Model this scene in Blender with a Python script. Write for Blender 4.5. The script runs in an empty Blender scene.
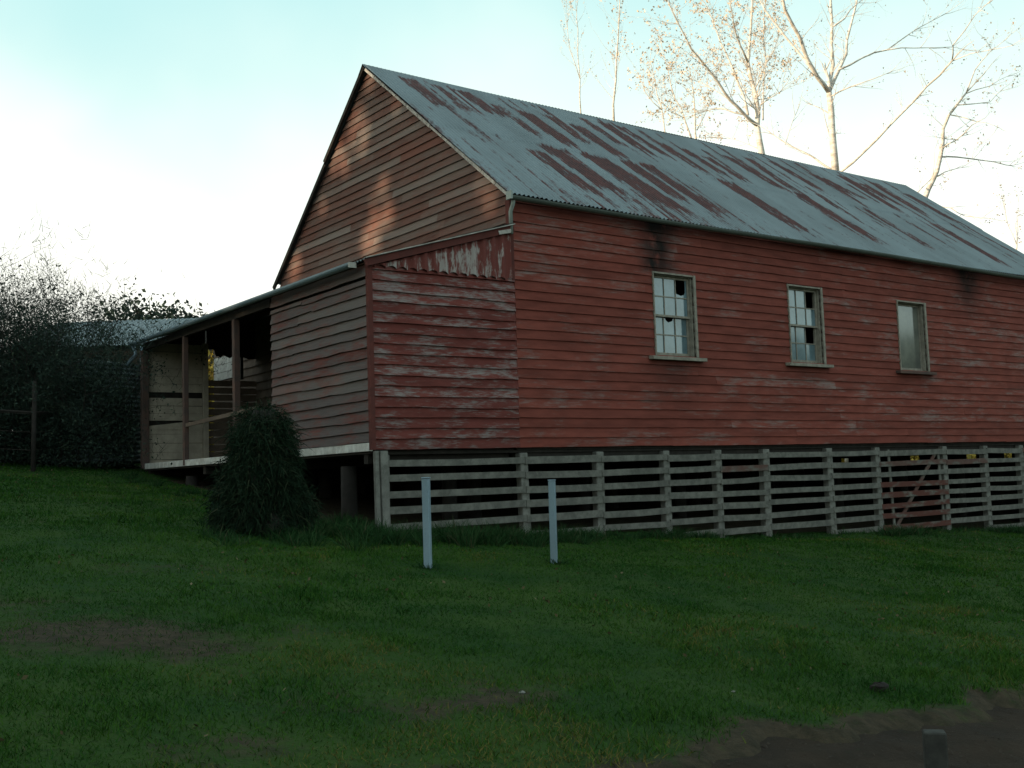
import bpy, math, random
import numpy as np
from mathutils import Vector, Matrix
random.seed(7); RNG = np.random.default_rng(7)
S = bpy.context.scene
COL = S.collection

# ------------------------------------------------------------------ camera
YAW, PITCH, ROLL, FL = 0.6412, 0.0859, -0.0329, 1106.1
CAM = np.array([-8.6818, -11.5398, -0.3998])
_f = np.array([math.sin(YAW)*math.cos(PITCH), math.cos(YAW)*math.cos(PITCH), math.sin(PITCH)])
_r = np.array([math.cos(YAW), -math.sin(YAW), 0.0]); _u = np.cross(_r, _f)
RT = math.cos(ROLL)*_r + math.sin(ROLL)*_u
UP = -math.sin(ROLL)*_r + math.cos(ROLL)*_u
FW = _f
cam = bpy.data.cameras.new('camera'); cam.sensor_width = 36; cam.lens = FL*36/1024
cam.clip_start = 0.05; cam.clip_end = 3000
co = bpy.data.objects.new('camera', cam); COL.objects.link(co)
co.matrix_world = Matrix(((RT[0], UP[0], -FW[0], CAM[0]), (RT[1], UP[1], -FW[1], CAM[1]), (RT[2], UP[2], -FW[2], CAM[2]), (0, 0, 0, 1)))
S.camera = co

# ------------------------------------------------------------------ light
SUN_AZ, SUN_EL = math.radians(14), math.radians(9)        # azimuth measured from -X towards +Y
TO_SUN = np.array([-math.cos(SUN_EL)*math.cos(SUN_AZ), math.cos(SUN_EL)*math.sin(SUN_AZ), math.sin(SUN_EL)])
w = bpy.data.worlds.new('World'); S.world = w; w.use_nodes = True
nt = w.node_tree; nt.nodes.clear()
out = nt.nodes.new('ShaderNodeOutputWorld'); bg = nt.nodes.new('ShaderNodeBackground')
sky = nt.nodes.new('ShaderNodeTexSky'); sky.sky_type = 'NISHITA'; sky.sun_disc = False
sky.sun_elevation = SUN_EL; sky.sun_rotation = math.atan2(TO_SUN[0], TO_SUN[1])
sky.air_density = 1.0; sky.dust_density = 1.5; sky.ozone_density = 1.0
# thin high haze, uneven, over the clear sky
tc = nt.nodes.new('ShaderNodeTexCoord'); mp = nt.nodes.new('ShaderNodeMapping'); mp.inputs['Scale'].default_value = (1.0, 1.0, 2.2)
nz = nt.nodes.new('ShaderNodeTexNoise'); nz.inputs['Scale'].default_value = 1.6; nz.inputs['Detail'].default_value = 3
nz.inputs['Roughness'].default_value = 0.45
rm = nt.nodes.new('ShaderNodeMapRange'); rm.inputs[1].default_value = 0.35; rm.inputs[2].default_value = 0.7
rm.inputs[3].default_value = 0.25; rm.inputs[4].default_value = 0.75
mx = nt.nodes.new('ShaderNodeMix'); mx.data_type = 'RGBA'
HAZE_COL = (6.0, 7.6, 7.2, 1)
mx.inputs[7].default_value = HAZE_COL
L = nt.links.new
L(tc.outputs['Generated'], mp.inputs['Vector']); L(mp.outputs['Vector'], nz.inputs['Vector'])
L(nz.outputs['Fac'], rm.inputs[0]); L(rm.outputs[0], mx.inputs[0])
L(sky.outputs[0], mx.inputs[6])
# bright thin cloud bank low in the north-east, fading to clear cyan higher up
def wn(op, a, b=None):
    n = nt.nodes.new('ShaderNodeMath'); n.operation = op
    for i, x in enumerate((a, b)):
        if x is None: continue
        if isinstance(x, (int, float)): n.inputs[i].default_value = x
        else: L(x, n.inputs[i])
    return n.outputs[0]
def wr(v, a, b, lo, hi):
    n = nt.nodes.new('ShaderNodeMapRange'); n.interpolation_type = 'SMOOTHSTEP'; L(v, n.inputs[0])
    for i, x in zip((1, 2, 3, 4), (a, b, lo, hi)): n.inputs[i].default_value = x
    return n.outputs[0]
STR = 0.13
dp = nt.nodes.new('ShaderNodeVectorMath'); dp.operation = 'DOT_PRODUCT'; L(tc.outputs['Generated'], dp.inputs[0]); dp.inputs[1].default_value = (.50, .86, .05)
sx = nt.nodes.new('ShaderNodeSeparateXYZ'); L(tc.outputs['Generated'], sx.inputs[0])
n2 = nt.nodes.new('ShaderNodeTexNoise'); n2.inputs['Scale'].default_value = 2.6; n2.inputs['Detail'].default_value = 4; n2.inputs['Roughness'].default_value = .5
L(tc.outputs['Generated'], n2.inputs['Vector'])
zz_ = wn('ADD', sx.outputs[2], wn('MULTIPLY', wn('SUBTRACT', n2.outputs['Fac'], .5), .30))
bank = nt.nodes.new('ShaderNodeMix'); bank.data_type = 'RGBA'; L(wr(zz_, .16, .45, 0, 1), bank.inputs[0])
bank.inputs[6].default_value = (.82/STR, .83/STR, .755/STR, 1); bank.inputs[7].default_value = (.37/STR, .60/STR, .60/STR, 1)
fac = wn('MULTIPLY', wr(dp.outputs['Value'], .30, .68, 0, 1), wr(sx.outputs[2], .50, .75, 1, 0))
mb_ = nt.nodes.new('ShaderNodeMix'); mb_.data_type = 'RGBA'; L(fac, mb_.inputs[0]); L(mx.outputs[2], mb_.inputs[6]); L(bank.outputs[2], mb_.inputs[7])
L(mb_.outputs[2], bg.inputs['Color']); L(bg.outputs[0], out.inputs['Surface'])
bg.inputs['Strength'].default_value = STR
sun = bpy.data.lights.new('sun', 'SUN'); sun.energy = 4.2; sun.angle = math.radians(0.5); sun.color = (1.0, 0.79, 0.54)
so = bpy.data.objects.new('sun', sun); COL.objects.link(so)
so.rotation_euler = Vector(-TO_SUN).to_track_quat('-Z', 'Y').to_euler()
S.view_settings.view_transform = 'Standard'; S.view_settings.look = 'None'
S.view_settings.exposure = 0.6; S.view_settings.gamma = 1.0; S.view_settings.use_curve_mapping = False

# ------------------------------------------------------------------ helpers
def ray(px, py): return FW + RT*(px-512)/FL - UP*(py-384)/FL
def at(px, py, depth): return CAM + ray(px, py)*depth
def atx(px, py, X): d = ray(px, py); return CAM + d*(X-CAM[0])/d[0]

def vnoise(x, y, s=1.0, seed=0):
    x = np.asarray(x, float)*s; y = np.asarray(y, float)*s
    xi = np.floor(x).astype(np.int64); yi = np.floor(y).astype(np.int64); fx = x-xi; fy = y-yi
    fx = fx*fx*(3-2*fx); fy = fy*fy*(3-2*fy)
    def h(a, b):
        n = (a*374761393 + b*668265263 + seed*974711) & 0x7fffffff
        n = ((n ^ (n >> 13))*1274126177) & 0x7fffffff
        return ((n ^ (n >> 16)) & 0xffff)/65535.0
    return (h(xi, yi)*(1-fx)+h(xi+1, yi)*fx)*(1-fy) + (h(xi, yi+1)*(1-fx)+h(xi+1, yi+1)*fx)*fy

class MB:
    def __init__(s): s.v = []; s.f = []; s.pa = {}; s.fa = {}
    def add(s, vs, fs, **fattr):
        o = len(s.v); s.v.extend([tuple(map(float, p)) for p in vs]); s.f.extend([tuple(o+i for i in q) for q in fs])
        for k, val in fattr.items(): s.fa.setdefault(k, {}).update({len(s.f)-len(fs)+i: val for i in range(len(fs))})
    def box(s, a, b, **k):
        x0, y0, z0 = a; x1, y1, z1 = b
        s.add([(x0,y0,z0),(x1,y0,z0),(x1,y1,z0),(x0,y1,z0),(x0,y0,z1),(x1,y0,z1),(x1,y1,z1),(x0,y1,z1)],
              [(0,3,2,1),(4,5,6,7),(0,1,5,4),(1,2,6,5),(2,3,7,6),(3,0,4,7)], **k)
    def bar(s, p, q, wd, ht, up=(0,0,1), wd2=None, ht2=None, **k):
        p = np.array(p, float); q = np.array(q, float); d = q-p; d /= np.linalg.norm(d)
        up = np.array(up, float); sd = np.cross(d, up); sd /= np.linalg.norm(sd); up = np.cross(sd, d)
        wd2 = wd2 or wd; ht2 = ht2 or ht; vs = []
        for c, a, b in ((p, wd, ht), (q, wd2, ht2)):
            for i, j in ((-1,-1),(1,-1),(1,1),(-1,1)): vs.append(c+sd*a/2*i+up*b/2*j)
        s.add(vs, [(0,1,2,3),(7,6,5,4),(0,4,5,1),(1,5,6,2),(2,6,7,3),(3,7,4,0)], **k)
    def tube(s, path, radii, n=6, cap=True, **k):
        P = [np.array(p, float) for p in path]; m = len(P); vs = []; fs = []
        if np.isscalar(radii): radii = [radii]*m
        ref = None
        for i in range(m):
            d = P[min(i+1, m-1)]-P[max(i-1, 0)]; d = d/(np.linalg.norm(d)+1e-9)
            if ref is None:
                ref = np.cross(d, (0.31, 0.87, 0.38)); 
            a = ref - d*(ref@d); a /= np.linalg.norm(a)+1e-9; ref = a; b = np.cross(d, a)
            for j in range(n):
                t = 2*math.pi*j/n; vs.append(P[i]+(a*math.cos(t)+b*math.sin(t))*radii[i])
        for i in range(m-1):
            for j in range(n):
                j2 = (j+1) % n; fs.append((i*n+j, i*n+j2, (i+1)*n+j2, (i+1)*n+j))
        if cap: fs.append(tuple(range(n-1, -1, -1))); fs.append(tuple((m-1)*n+j for j in range(n)))
        s.add(vs, fs, **k)
    def build(s, name, mat, parent=None, smooth=False, bevel=0.0):
        me = bpy.data.meshes.new(name); me.from_pydata(s.v, [], s.f); me.update()
        for k, dct in s.fa.items():
            at_ = me.attributes.new(k, 'FLOAT', 'FACE'); arr = np.zeros(len(s.f), np.float32)
            for i, val in dct.items(): arr[i] = val
            at_.data.foreach_set('value', arr)
        for k, arr in s.pa.items():
            at_ = me.attributes.new(k, 'FLOAT', 'POINT'); at_.data.foreach_set('value', np.asarray(arr, np.float32))
        if smooth: me.polygons.foreach_set('use_smooth', [True]*len(me.polygons))
        return link(name, me, mat, parent, bevel)

def link(name, me, mat, parent=None, bevel=0.0):
    o = bpy.data.objects.new(name, me); COL.objects.link(o); me.materials.append(mat)
    if parent: o.parent = parent
    if parent and parent.type == 'EMPTY': o.location = -Vector(parent.location) if False else (0, 0, 0); o.matrix_parent_inverse = Matrix.Translation(-parent.location) if parent.location.length else Matrix()
    if bevel:
        m = o.modifiers.new('bevel', 'BEVEL'); m.width = bevel; m.segments = 1; m.limit_method = 'ANGLE'
    return o

def tag(o, label=None, cat=None, group=None, kind=None):
    if label: o['label'] = label
    if cat: o['category'] = cat
    if group: o['group'] = group
    if kind: o['kind'] = kind
    return o
def thing(name, loc, label, cat, group=None):
    o = bpy.data.objects.new(name, None); o.location = tuple(map(float, loc)); o.empty_display_size = .2; COL.objects.link(o)
    return tag(o, label, cat, group)

def arrays_mesh(name, V, F4, mat, parent=None, fattr=None, pattr=None, smooth=False):
    """numpy verts (n,3) and quads/tris (m,k) to one mesh object"""
    me = bpy.data.meshes.new(name); V = np.asarray(V, np.float32); F4 = np.asarray(F4, np.int32); k = F4.shape[1]
    me.vertices.add(len(V)); me.vertices.foreach_set('co', V.ravel())
    me.loops.add(F4.size); me.loops.foreach_set('vertex_index', F4.ravel())
    me.polygons.add(len(F4)); me.polygons.foreach_set('loop_start', np.arange(0, F4.size, k, dtype=np.int32))
    me.polygons.foreach_set('loop_total', np.full(len(F4), k, np.int32))
    if smooth: me.polygons.foreach_set('use_smooth', np.ones(len(F4), bool))
    me.update(calc_edges=True); me.validate()
    for d, dom in ((fattr, 'FACE'), (pattr, 'POINT')):
        for kk, arr in (d or {}).items():
            a = me.attributes.new(kk, 'FLOAT', dom); a.data.foreach_set('value', np.asarray(arr, np.float32))
    return link(name, me, mat, parent)

def grid_mesh(name, P, mat, parent=None, pattr=None, smooth=True):
    nu, nv = P.shape[:2]; idx = np.arange(nu*nv).reshape(nu, nv)
    F = np.stack([idx[:-1, :-1], idx[1:, :-1], idx[1:, 1:], idx[:-1, 1:]], -1).reshape(-1, 4)
    return arrays_mesh(name, P.reshape(-1, 3), F, mat, parent, None, {k: v.ravel() for k, v in (pattr or {}).items()}, smooth)

# ------------------------------------------------------------------ materials
class NT:
    def __init__(s, name):
        s.m = bpy.data.materials.new(name); s.m.use_nodes = True; s.t = s.m.node_tree
        s.p = s.t.nodes['Principled BSDF']; s.tc = s.t.nodes.new('ShaderNodeTexCoord')
    def l(s, a, b): s.t.links.new(a, b)
    def attr(s, n): a = s.t.nodes.new('ShaderNodeAttribute'); a.attribute_name = n; return a.outputs['Fac']
    def noise(s, scale, detail=4, rough=.6, stretch=(1,1,1)):
        mp = s.t.nodes.new('ShaderNodeMapping'); mp.inputs['Scale'].default_value = stretch
        n = s.t.nodes.new('ShaderNodeTexNoise'); n.inputs['Scale'].default_value = scale; n.inputs['Detail'].default_value = detail
        n.inputs['Roughness'].default_value = rough
        s.l(s.tc.outputs['Object'], mp.inputs['Vector']); s.l(mp.outputs[0], n.inputs['Vector']); return n.outputs['Fac']
    def math(s, op, a, b=0.0, clamp=False):
        n = s.t.nodes.new('ShaderNodeMath'); n.operation = op; n.use_clamp = clamp
        for i, x in enumerate((a, b)):
            if isinstance(x, (int, float)): n.inputs[i].default_value = x
            else: s.l(x, n.inputs[i])
        return n.outputs[0]
    def ramp(s, fac, a, b, lo=0.0, hi=1.0):
        n = s.t.nodes.new('ShaderNodeMapRange'); n.interpolation_type = 'SMOOTHSTEP'
        for i, x in zip((1, 2, 3, 4), (a, b, lo, hi)): n.inputs[i].default_value = x
        s.l(fac, n.inputs[0]); return n.outputs[0]
    def mix(s, fac, a, b, mode='MIX'):
        n = s.t.nodes.new('ShaderNodeMix'); n.data_type = 'RGBA'; n.blend_type = mode
        for i, x in ((0, fac), (6, a), (7, b)):
            if isinstance(x, tuple): n.inputs[i].default_value = x if len(x) == 4 else (*x, 1)
            elif isinstance(x, (int, float)): n.inputs[i].default_value = x
            else: s.l(x, n.inputs[i])
        return n.outputs[2]
    def bump(s, h, dist=.01, strength=1.0):
        n = s.t.nodes.new('ShaderNodeBump'); n.inputs['Distance'].default_value = dist; n.inputs['Strength'].default_value = strength
        s.l(h, n.inputs['Height']); s.l(n.outputs[0], s.p.inputs['Normal'])
    def fin(s, col, rough=.85, spec=.3, metal=0.0):
        if isinstance(col, tuple): s.p.inputs['Base Color'].default_value = (*col, 1)
        else: s.l(col, s.p.inputs['Base Color'])
        if isinstance(rough, (int, float)): s.p.inputs['Roughness'].default_value = rough
        else: s.l(rough, s.p.inputs['Roughness'])
        s.p.inputs['Specular IOR Level'].default_value = spec; s.p.inputs['Metallic'].default_value = metal
        return s.m

def painted_boards(name, red, grey, thr, soft=.08, dark=(.012,.011,.01), grey2=None, fs=1.0):
    n = NT(name)
    tint = n.attr('tint')                                     # per board: -1..1
    big = n.noise(1.3*fs, 5, .65, (.55, .55, 2.2)); fine = n.noise(3.2*fs, 7, .75, (.9, .9, 7)); grain = n.noise(7, 4, .7, (.5, .5, 40))
    k = n.math('ADD', n.math('MULTIPLY', big, .55), n.math('MULTIPLY', fine, .45))
    k = n.math('ADD', k, n.math('MULTIPLY', tint, .03))
    bare = n.ramp(k, thr-soft, thr+soft)
    g = n.mix(n.ramp(grain, .3, .7), grey, grey2 or tuple(c*.62 for c in grey))
    r = n.mix(n.ramp(n.noise(2.2, 5, .65, (.8, .8, 4)), .3, .7), red, tuple(c*.66 for c in red))
    c = n.mix(bare, r, g)
    tv = n.ramp(tint, -1.2, 1.2, .88, 1.1)
    cc = n.t.nodes.new('ShaderNodeCombineColor'); [n.l(tv, cc.inputs[i]) for i in range(3)]
    c = n.mix(1.0, c, cc.outputs[0], 'MULTIPLY')
    c = n.mix(n.attr('fresh'), c, red)
    c = n.mix(n.attr('pale'), c, (.30, .29, .26))
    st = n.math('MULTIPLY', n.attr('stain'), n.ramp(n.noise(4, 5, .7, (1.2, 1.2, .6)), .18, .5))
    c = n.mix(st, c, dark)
    n.bump(n.math('ADD', n.math('MULTIPLY', grain, .5), n.math('MULTIPLY', bare, -.5)), .004, .6)
    return n.fin(c, .9, .15)

RED = (.215, .058, .043)
M_long = painted_boards('red_boards', RED, (.25, .18, .165), .585, .085, fs=1.25)
M_side = painted_boards('peeling_boards', (.17, .046, .038), (.27, .23, .22), .55, .075, fs=2.6)
M_gable = painted_boards('weathered_gable_boards', (.165, .068, .05), (.165, .12, .102), .485, .14)
M_front = painted_boards('grey_boards', (.16, .052, .042), (.125, .104, .10), .455, .10, fs=1.8)

def timber(name, col, col2=None, scale=1.0, redmix=0.0, rough=.9):
    n = NT(name); g = n.noise(6*scale, 5, .7, (1, 1, 1)); h = n.noise(1.5*scale, 4, .6, (1, 1, .5))
    c = n.mix(n.ramp(g, .3, .7), col, col2 or tuple(x*.6 for x in col))
    c = n.mix(n.ramp(h, .45, .75, 0, .6), c, tuple(x*.5 for x in col))
    if redmix:
        c = n.mix(n.math('MULTIPLY', n.attr('red'), n.ramp(n.noise(3, 3, .6, (1, 1, 3)), .3, .55)), c, (.095, .036, .028))
    n.bump(g, .004, .5); return n.fin(c, rough, .2)
M_slat = timber('weathered_slats', (.17, .165, .145), (.09, .088, .078), 1.6, .9)
M_post = timber('weathered_posts', (.21, .205, .185), (.11, .108, .095), 1.6)
M_stump = timber('old_stumps', (.032, .028, .025)); M_brown = timber('brown_boards', (.17, .125, .095), (.10, .075, .06), .8)
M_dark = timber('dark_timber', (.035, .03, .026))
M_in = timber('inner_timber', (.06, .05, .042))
M_pale = timber('pale_verandah_boards', (.52, .45, .36), (.36, .31, .25), .8)
M_vpost = timber('verandah_posts', (.13, .075, .06), (.08, .06, .055))
M_white = timber('flaking_white_paint', (.62, .62, .58), (.38, .36, .33), 1.3)
M_frame = timber('faded_cream_frames', (.31, .285, .235), (.19, .17, .14), 2.2)
M_barge = timber('old_barge', (.52, .50, .46), (.28, .25, .22), 2)
M_redtrim = timber('red_trim', (.12, .035, .028), (.085, .03, .026))

def metal(name, col, rust=None, rough=.5, scale=1.0, metallic=.35):
    n = NT(name); a = n.noise(.8*scale, 5, .6, (1.3, .5, .5)); b = n.noise(9*scale, 4, .7)
    c = n.mix(n.ramp(a, .3, .7), col, tuple(x*.72 for x in col))
    c = n.mix(n.ramp(b, .5, .8, 0, .35), c, tuple(x*.55 for x in col))
    rg = n.ramp(b, .3, .7, rough-.1, rough+.15)
    if rust:
        at_ = n.attr('rust'); k = n.noise(5, 8, .82, (2.2, .8, .8)); k2 = n.noise(1.2, 5, .65, (6.5, .4, .4))
        m_ = n.math('ADD', at_, n.math('MULTIPLY', n.math('SUBTRACT', k, .5), 1.7))
        m_ = n.math('ADD', m_, n.math('MULTIPLY', n.math('SUBTRACT', k2, .5), 1.5))
        f = n.ramp(m_, .34, .72)
        rc = n.mix(n.ramp(n.noise(5, 4, .7), .3, .7), (.085, .024, .021), (.038, .013, .014))
        c = n.mix(f, c, rc); rg = n.mix(f, rg, (.9, .9, .9))
    n.bump(b, .002, .3)
    return n.fin(c, rg if not rust else .62, .35, metallic if not rust else .0)
M_roof = metal('corrugated_roof', (.18, .23, .25), rust=True)
M_roof2 = metal('dark_corrugated', (.12, .145, .15))
M_galv = metal('galvanised', (.27, .37, .44), None, .45, 2)
M_gut = metal('old_gutter', (.10, .12, .105), None, .6, 2, .1)
M_pipe = metal('downpipe', (.30, .34, .31), None, .6, 2, .1)
M_tank = metal('corrugated_tank', (.13, .17, .175), None, .5, 1)
M_shedroof = metal('shed_roof', (.15, .19, .21), None, .55, .5)

def infill_mat():
    n = NT('peeling_red_tin'); a = n.noise(6, 5, .7, (1.6, 1.6, .35)); b = n.noise(14, 4, .7, (1, 1, .5))
    k = n.math('ADD', n.math('MULTIPLY', a, .7), n.math('MULTIPLY', b, .3)); k = n.math('ADD', k, n.attr('wear'))
    c = n.mix(n.ramp(k, .50, .60), (.15, .042, .035), (.34, .30, .28)); n.bump(k, .003, .4); return n.fin(c, .8, .2)
M_infill = infill_mat()

def glass_mat(name, a_, b_, r, ior):
    n = NT(name); a = n.noise(3, 4, .6); c = n.mix(n.ramp(a, .3, .7), a_, b_)
    m = n.fin(c, r, 1.0); n.p.inputs['IOR'].default_value = ior; return m
M_glass = glass_mat('dusty_sky_tinted_glass', (.14, .215, .245), (.085, .135, .155), .08, 1.62)  # dusty film, with the sky reflection put into its blue base colour
M_glass2 = glass_mat('grimy_window_glass', (.15, .155, .13), (.09, .095, .085), .10, 1.55)

def ground_mat():
    n = NT('lawn_ground'); a = n.noise(1.2, 6, .65); b = n.noise(18, 5, .7); d = n.noise(.35, 3, .5)
    g = n.mix(n.ramp(a, .3, .7), (.013, .044, .009), (.033, .066, .012)); g = n.mix(n.ramp(b, .45, .8, 0, .6), g, (.014, .022, .009))
    s_ = n.mix(n.ramp(n.noise(9, 5, .7), .3, .7), (.060, .046, .030), (.028, .025, .016))
    k = n.math('ADD', n.attr('bare'), n.math('MULTIPLY', n.math('SUBTRACT', n.noise(4, 6, .75), .5), 1.5))
    c = n.mix(n.ramp(k, .25, .8), g, s_)
    c = n.mix(n.attr('dry'), c, (.16, .15, .05))
    n.bump(n.math('ADD', b, n.noise(50, 3, .7)), .03, .8); return n.fin(c, .95, .1)
M_ground = ground_mat()
def track_mat():
    n = NT('track_soil'); a = n.noise(2, 6, .7); b = n.noise(30, 5, .75)
    c = n.mix(n.ramp(a, .3, .7), (.036, .025, .017), (.020, .015, .011)); c = n.mix(n.ramp(b, .60, .76, 0, .7), c, (.085, .078, .068)); c = n.mix(n.ramp(n.noise(8, 5, .75), .58, .75, 0, .6), c, (.018, .03, .012))
    n.bump(n.math('ADD', a, n.math('MULTIPLY', b, .5)), .04, .9); return n.fin(c, .95, .12)
M_track = track_mat()

def blade_mat(name, a, b, c2):
    n = NT(name); t = n.attr('tint'); c = n.mix(n.ramp(t, 0, .8), a, b); c = n.mix(n.ramp(t, .8, 1.0), c, c2)
    m = n.fin(c, .8, .06); return m
M_grass = blade_mat('grass_blades', (.012, .050, .008), (.034, .086, .010), (.115, .100, .028))
M_long_grass = blade_mat('long_grass_blades', (.011, .038, .012), (.022, .060, .018), (.06, .062, .032))
M_bush = blade_mat('bush_needles', (.006, .016, .009), (.013, .026, .013), (.030, .036, .020))
M_ever = blade_mat('evergreen_leaves', (.018, .031, .025), (.032, .050, .038), (.05, .07, .045))
M_yellow = blade_mat('yellow_leaves', (.30, .22, .04), (.42, .30, .06), (.30, .26, .08))
M_autumn = blade_mat('autumn_leaves', (.60, .44, .28), (.66, .53, .40), (.40, .28, .19))
M_dleaf = blade_mat('dark_last_leaves', (.30, .28, .25), (.36, .30, .24), (.34, .22, .14))
M_twigs = timber('dark_twigs', (.045, .040, .036))
def bark_mat():
    n = NT('pale_bark'); a = n.noise(3, 5, .65, (1, 1, 3)); c = n.mix(n.ramp(a, .35, .65), (.74, .71, .66), (.46, .41, .36))
    n.bump(a, .01, .5); return n.fin(c, .85, .2)
M_bark = bark_mat()
M_brownst = timber('grey_stake', (.05, .05, .044), (.03, .03, .027), 3); M_stone = timber('pale_stone', (.20, .20, .18)); M_crumb = timber('soil_grit', (.055, .042, .032), (.03, .023, .018), 8); M_clod = timber('dark_clod', (.02, .016, .013))
M_fallen = blade_mat('dead_leaves', (.05, .045, .022), (.085, .07, .035), (.15, .13, .08))
M_farleaf = blade_mat('far_wood_leaves', (.03, .05, .03), (.05, .07, .04), (.07, .08, .05))

# ------------------------------------------------------------------ ground
def hraw(x, y):
    x = np.asarray(x, float); y = np.asarray(y, float)
    yy = np.where(y > 12, 12+(y-12)*.25, y); yy = np.where(yy < -13, -13+(yy+13)*.15, yy); yy = np.clip(yy, -16, 20)
    xx = np.clip(x, -30, 30)
    return -1.1 - .05*xx + .11*yy
def edge_y(x): return -7.64 + .13*(vnoise(x, 0*np.asarray(x, float), .9, 3)-.5)*2 + .14*(vnoise(x, 0*np.asarray(x, float), 3.1, 5)-.5)*2 + .07*(vnoise(x, 0*np.asarray(x, float), 9, 6)-.5)*2
def height(x, y):
    z = hraw(x, y) + .05*(vnoise(x, y, .6, 1)-.5) + .025*(vnoise(x, y, 2.2, 2)-.5)
    e = edge_y(x); t = np.clip((e-np.asarray(y, float))/.22, 0, 1)
    z = z - .07*np.exp(-((x-4.2)/2.6)**2-((np.asarray(y, float)+.2)/.7)**2)
    return z - .10*t*t*(3-2*t)
def bare_amt(x, y):
    x = np.asarray(x, float); y = np.asarray(y, float)
    b = .62*np.exp(-(((x+6.95)/.55)**2+((y+4.55)/.5)**2)) + .62*np.exp(-(((x+6.35)/.35)**2+((y+4.9)/.9)**2))
    b += .55*np.exp(-(((y+6.75-.25*(x+5.6))/.2)**2)-((x+5.5)/.75)**2) + .35*np.exp(-((x+7.2)/1.5)**2-((y+3.0)/.4)**2)
    b += .8*np.exp(-np.clip((y-edge_y(x)), 0, 9)/.12)
    b += .9*((x > -2.1) & (x < 14.8) & (y > .15) & (y < 7.2))
    b += .55*np.clip(vnoise(x, y, 1.6, 51)*1.7-.55, 0, 1)*np.exp(-((y+6.9)/.55)**2)*np.clip((-3.8-x)/1.2, 0, 1)
    b += .48*np.clip(vnoise(x*.8, y*1.6, .9, 52)*1.8-.85, 0, 1)*np.clip((-2-x)/3, 0, 1)
    return np.clip(b, 0, 1)
def axis(lo, hi, step, far):
    a = np.arange(lo, hi+step/2, step); k = []; d = step
    while (k[-1] if k else 0) < far: k.append((k[-1] if k else 0)+d); d *= 1.35
    k = np.array(k); return np.concatenate([lo-k[::-1], a, hi+k])
gx = axis(-11, 16, .11, 1500); gy = axis(-9, 11, .11, 1500)
X, Y = np.meshgrid(gx, gy, indexing='ij'); Z = height(X, Y)
dry = np.clip((Y-9)/2, 0, 1)*np.clip((X-6)/3, 0, 1)*.9
tag(grid_mesh('lawn', np.stack([X, Y, Z], -1), M_ground, None, {'bare': bare_amt(X, Y), 'dry': dry}), 'grassy ground sloping down from the red barn', 'lawn', kind='structure')
tx = np.arange(-16, 14, .08); tv = np.concatenate([np.arange(-.25, 3.0, .08), np.arange(3, 5, .3)])
TX, TV = np.meshgrid(tx, tv, indexing='ij'); TY = edge_y(TX)-TV
TZ = hraw(TX, TY)-.045+.03*(vnoise(TX, TY, 3, 9)-.5)+.02*np.sin(TY*16+TX*2.5+2*vnoise(TX, TY, 1, 4))*np.clip(TV, 0, 1)-.10*np.clip(-TV/.25, 0, 1)
tag(grid_mesh('dirt_track', np.stack([TX, TY, TZ], -1)[:, ::-1], M_track), 'bare brown dirt track along the lawn edge', 'track', kind='structure')

# ------------------------------------------------------------------ barn
Lb, Wb, EV, YA, HR = 14.6, 7.11, 3.36, 3.68, 6.30
LX, LH1, LH2, LW = -2.165, 2.28, 2.93, 8.2
barn = thing('barn', (0, 0, 0), 'long weathered red weatherboard barn with rusty corrugated roof and verandah lean-to', 'barn')

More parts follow.
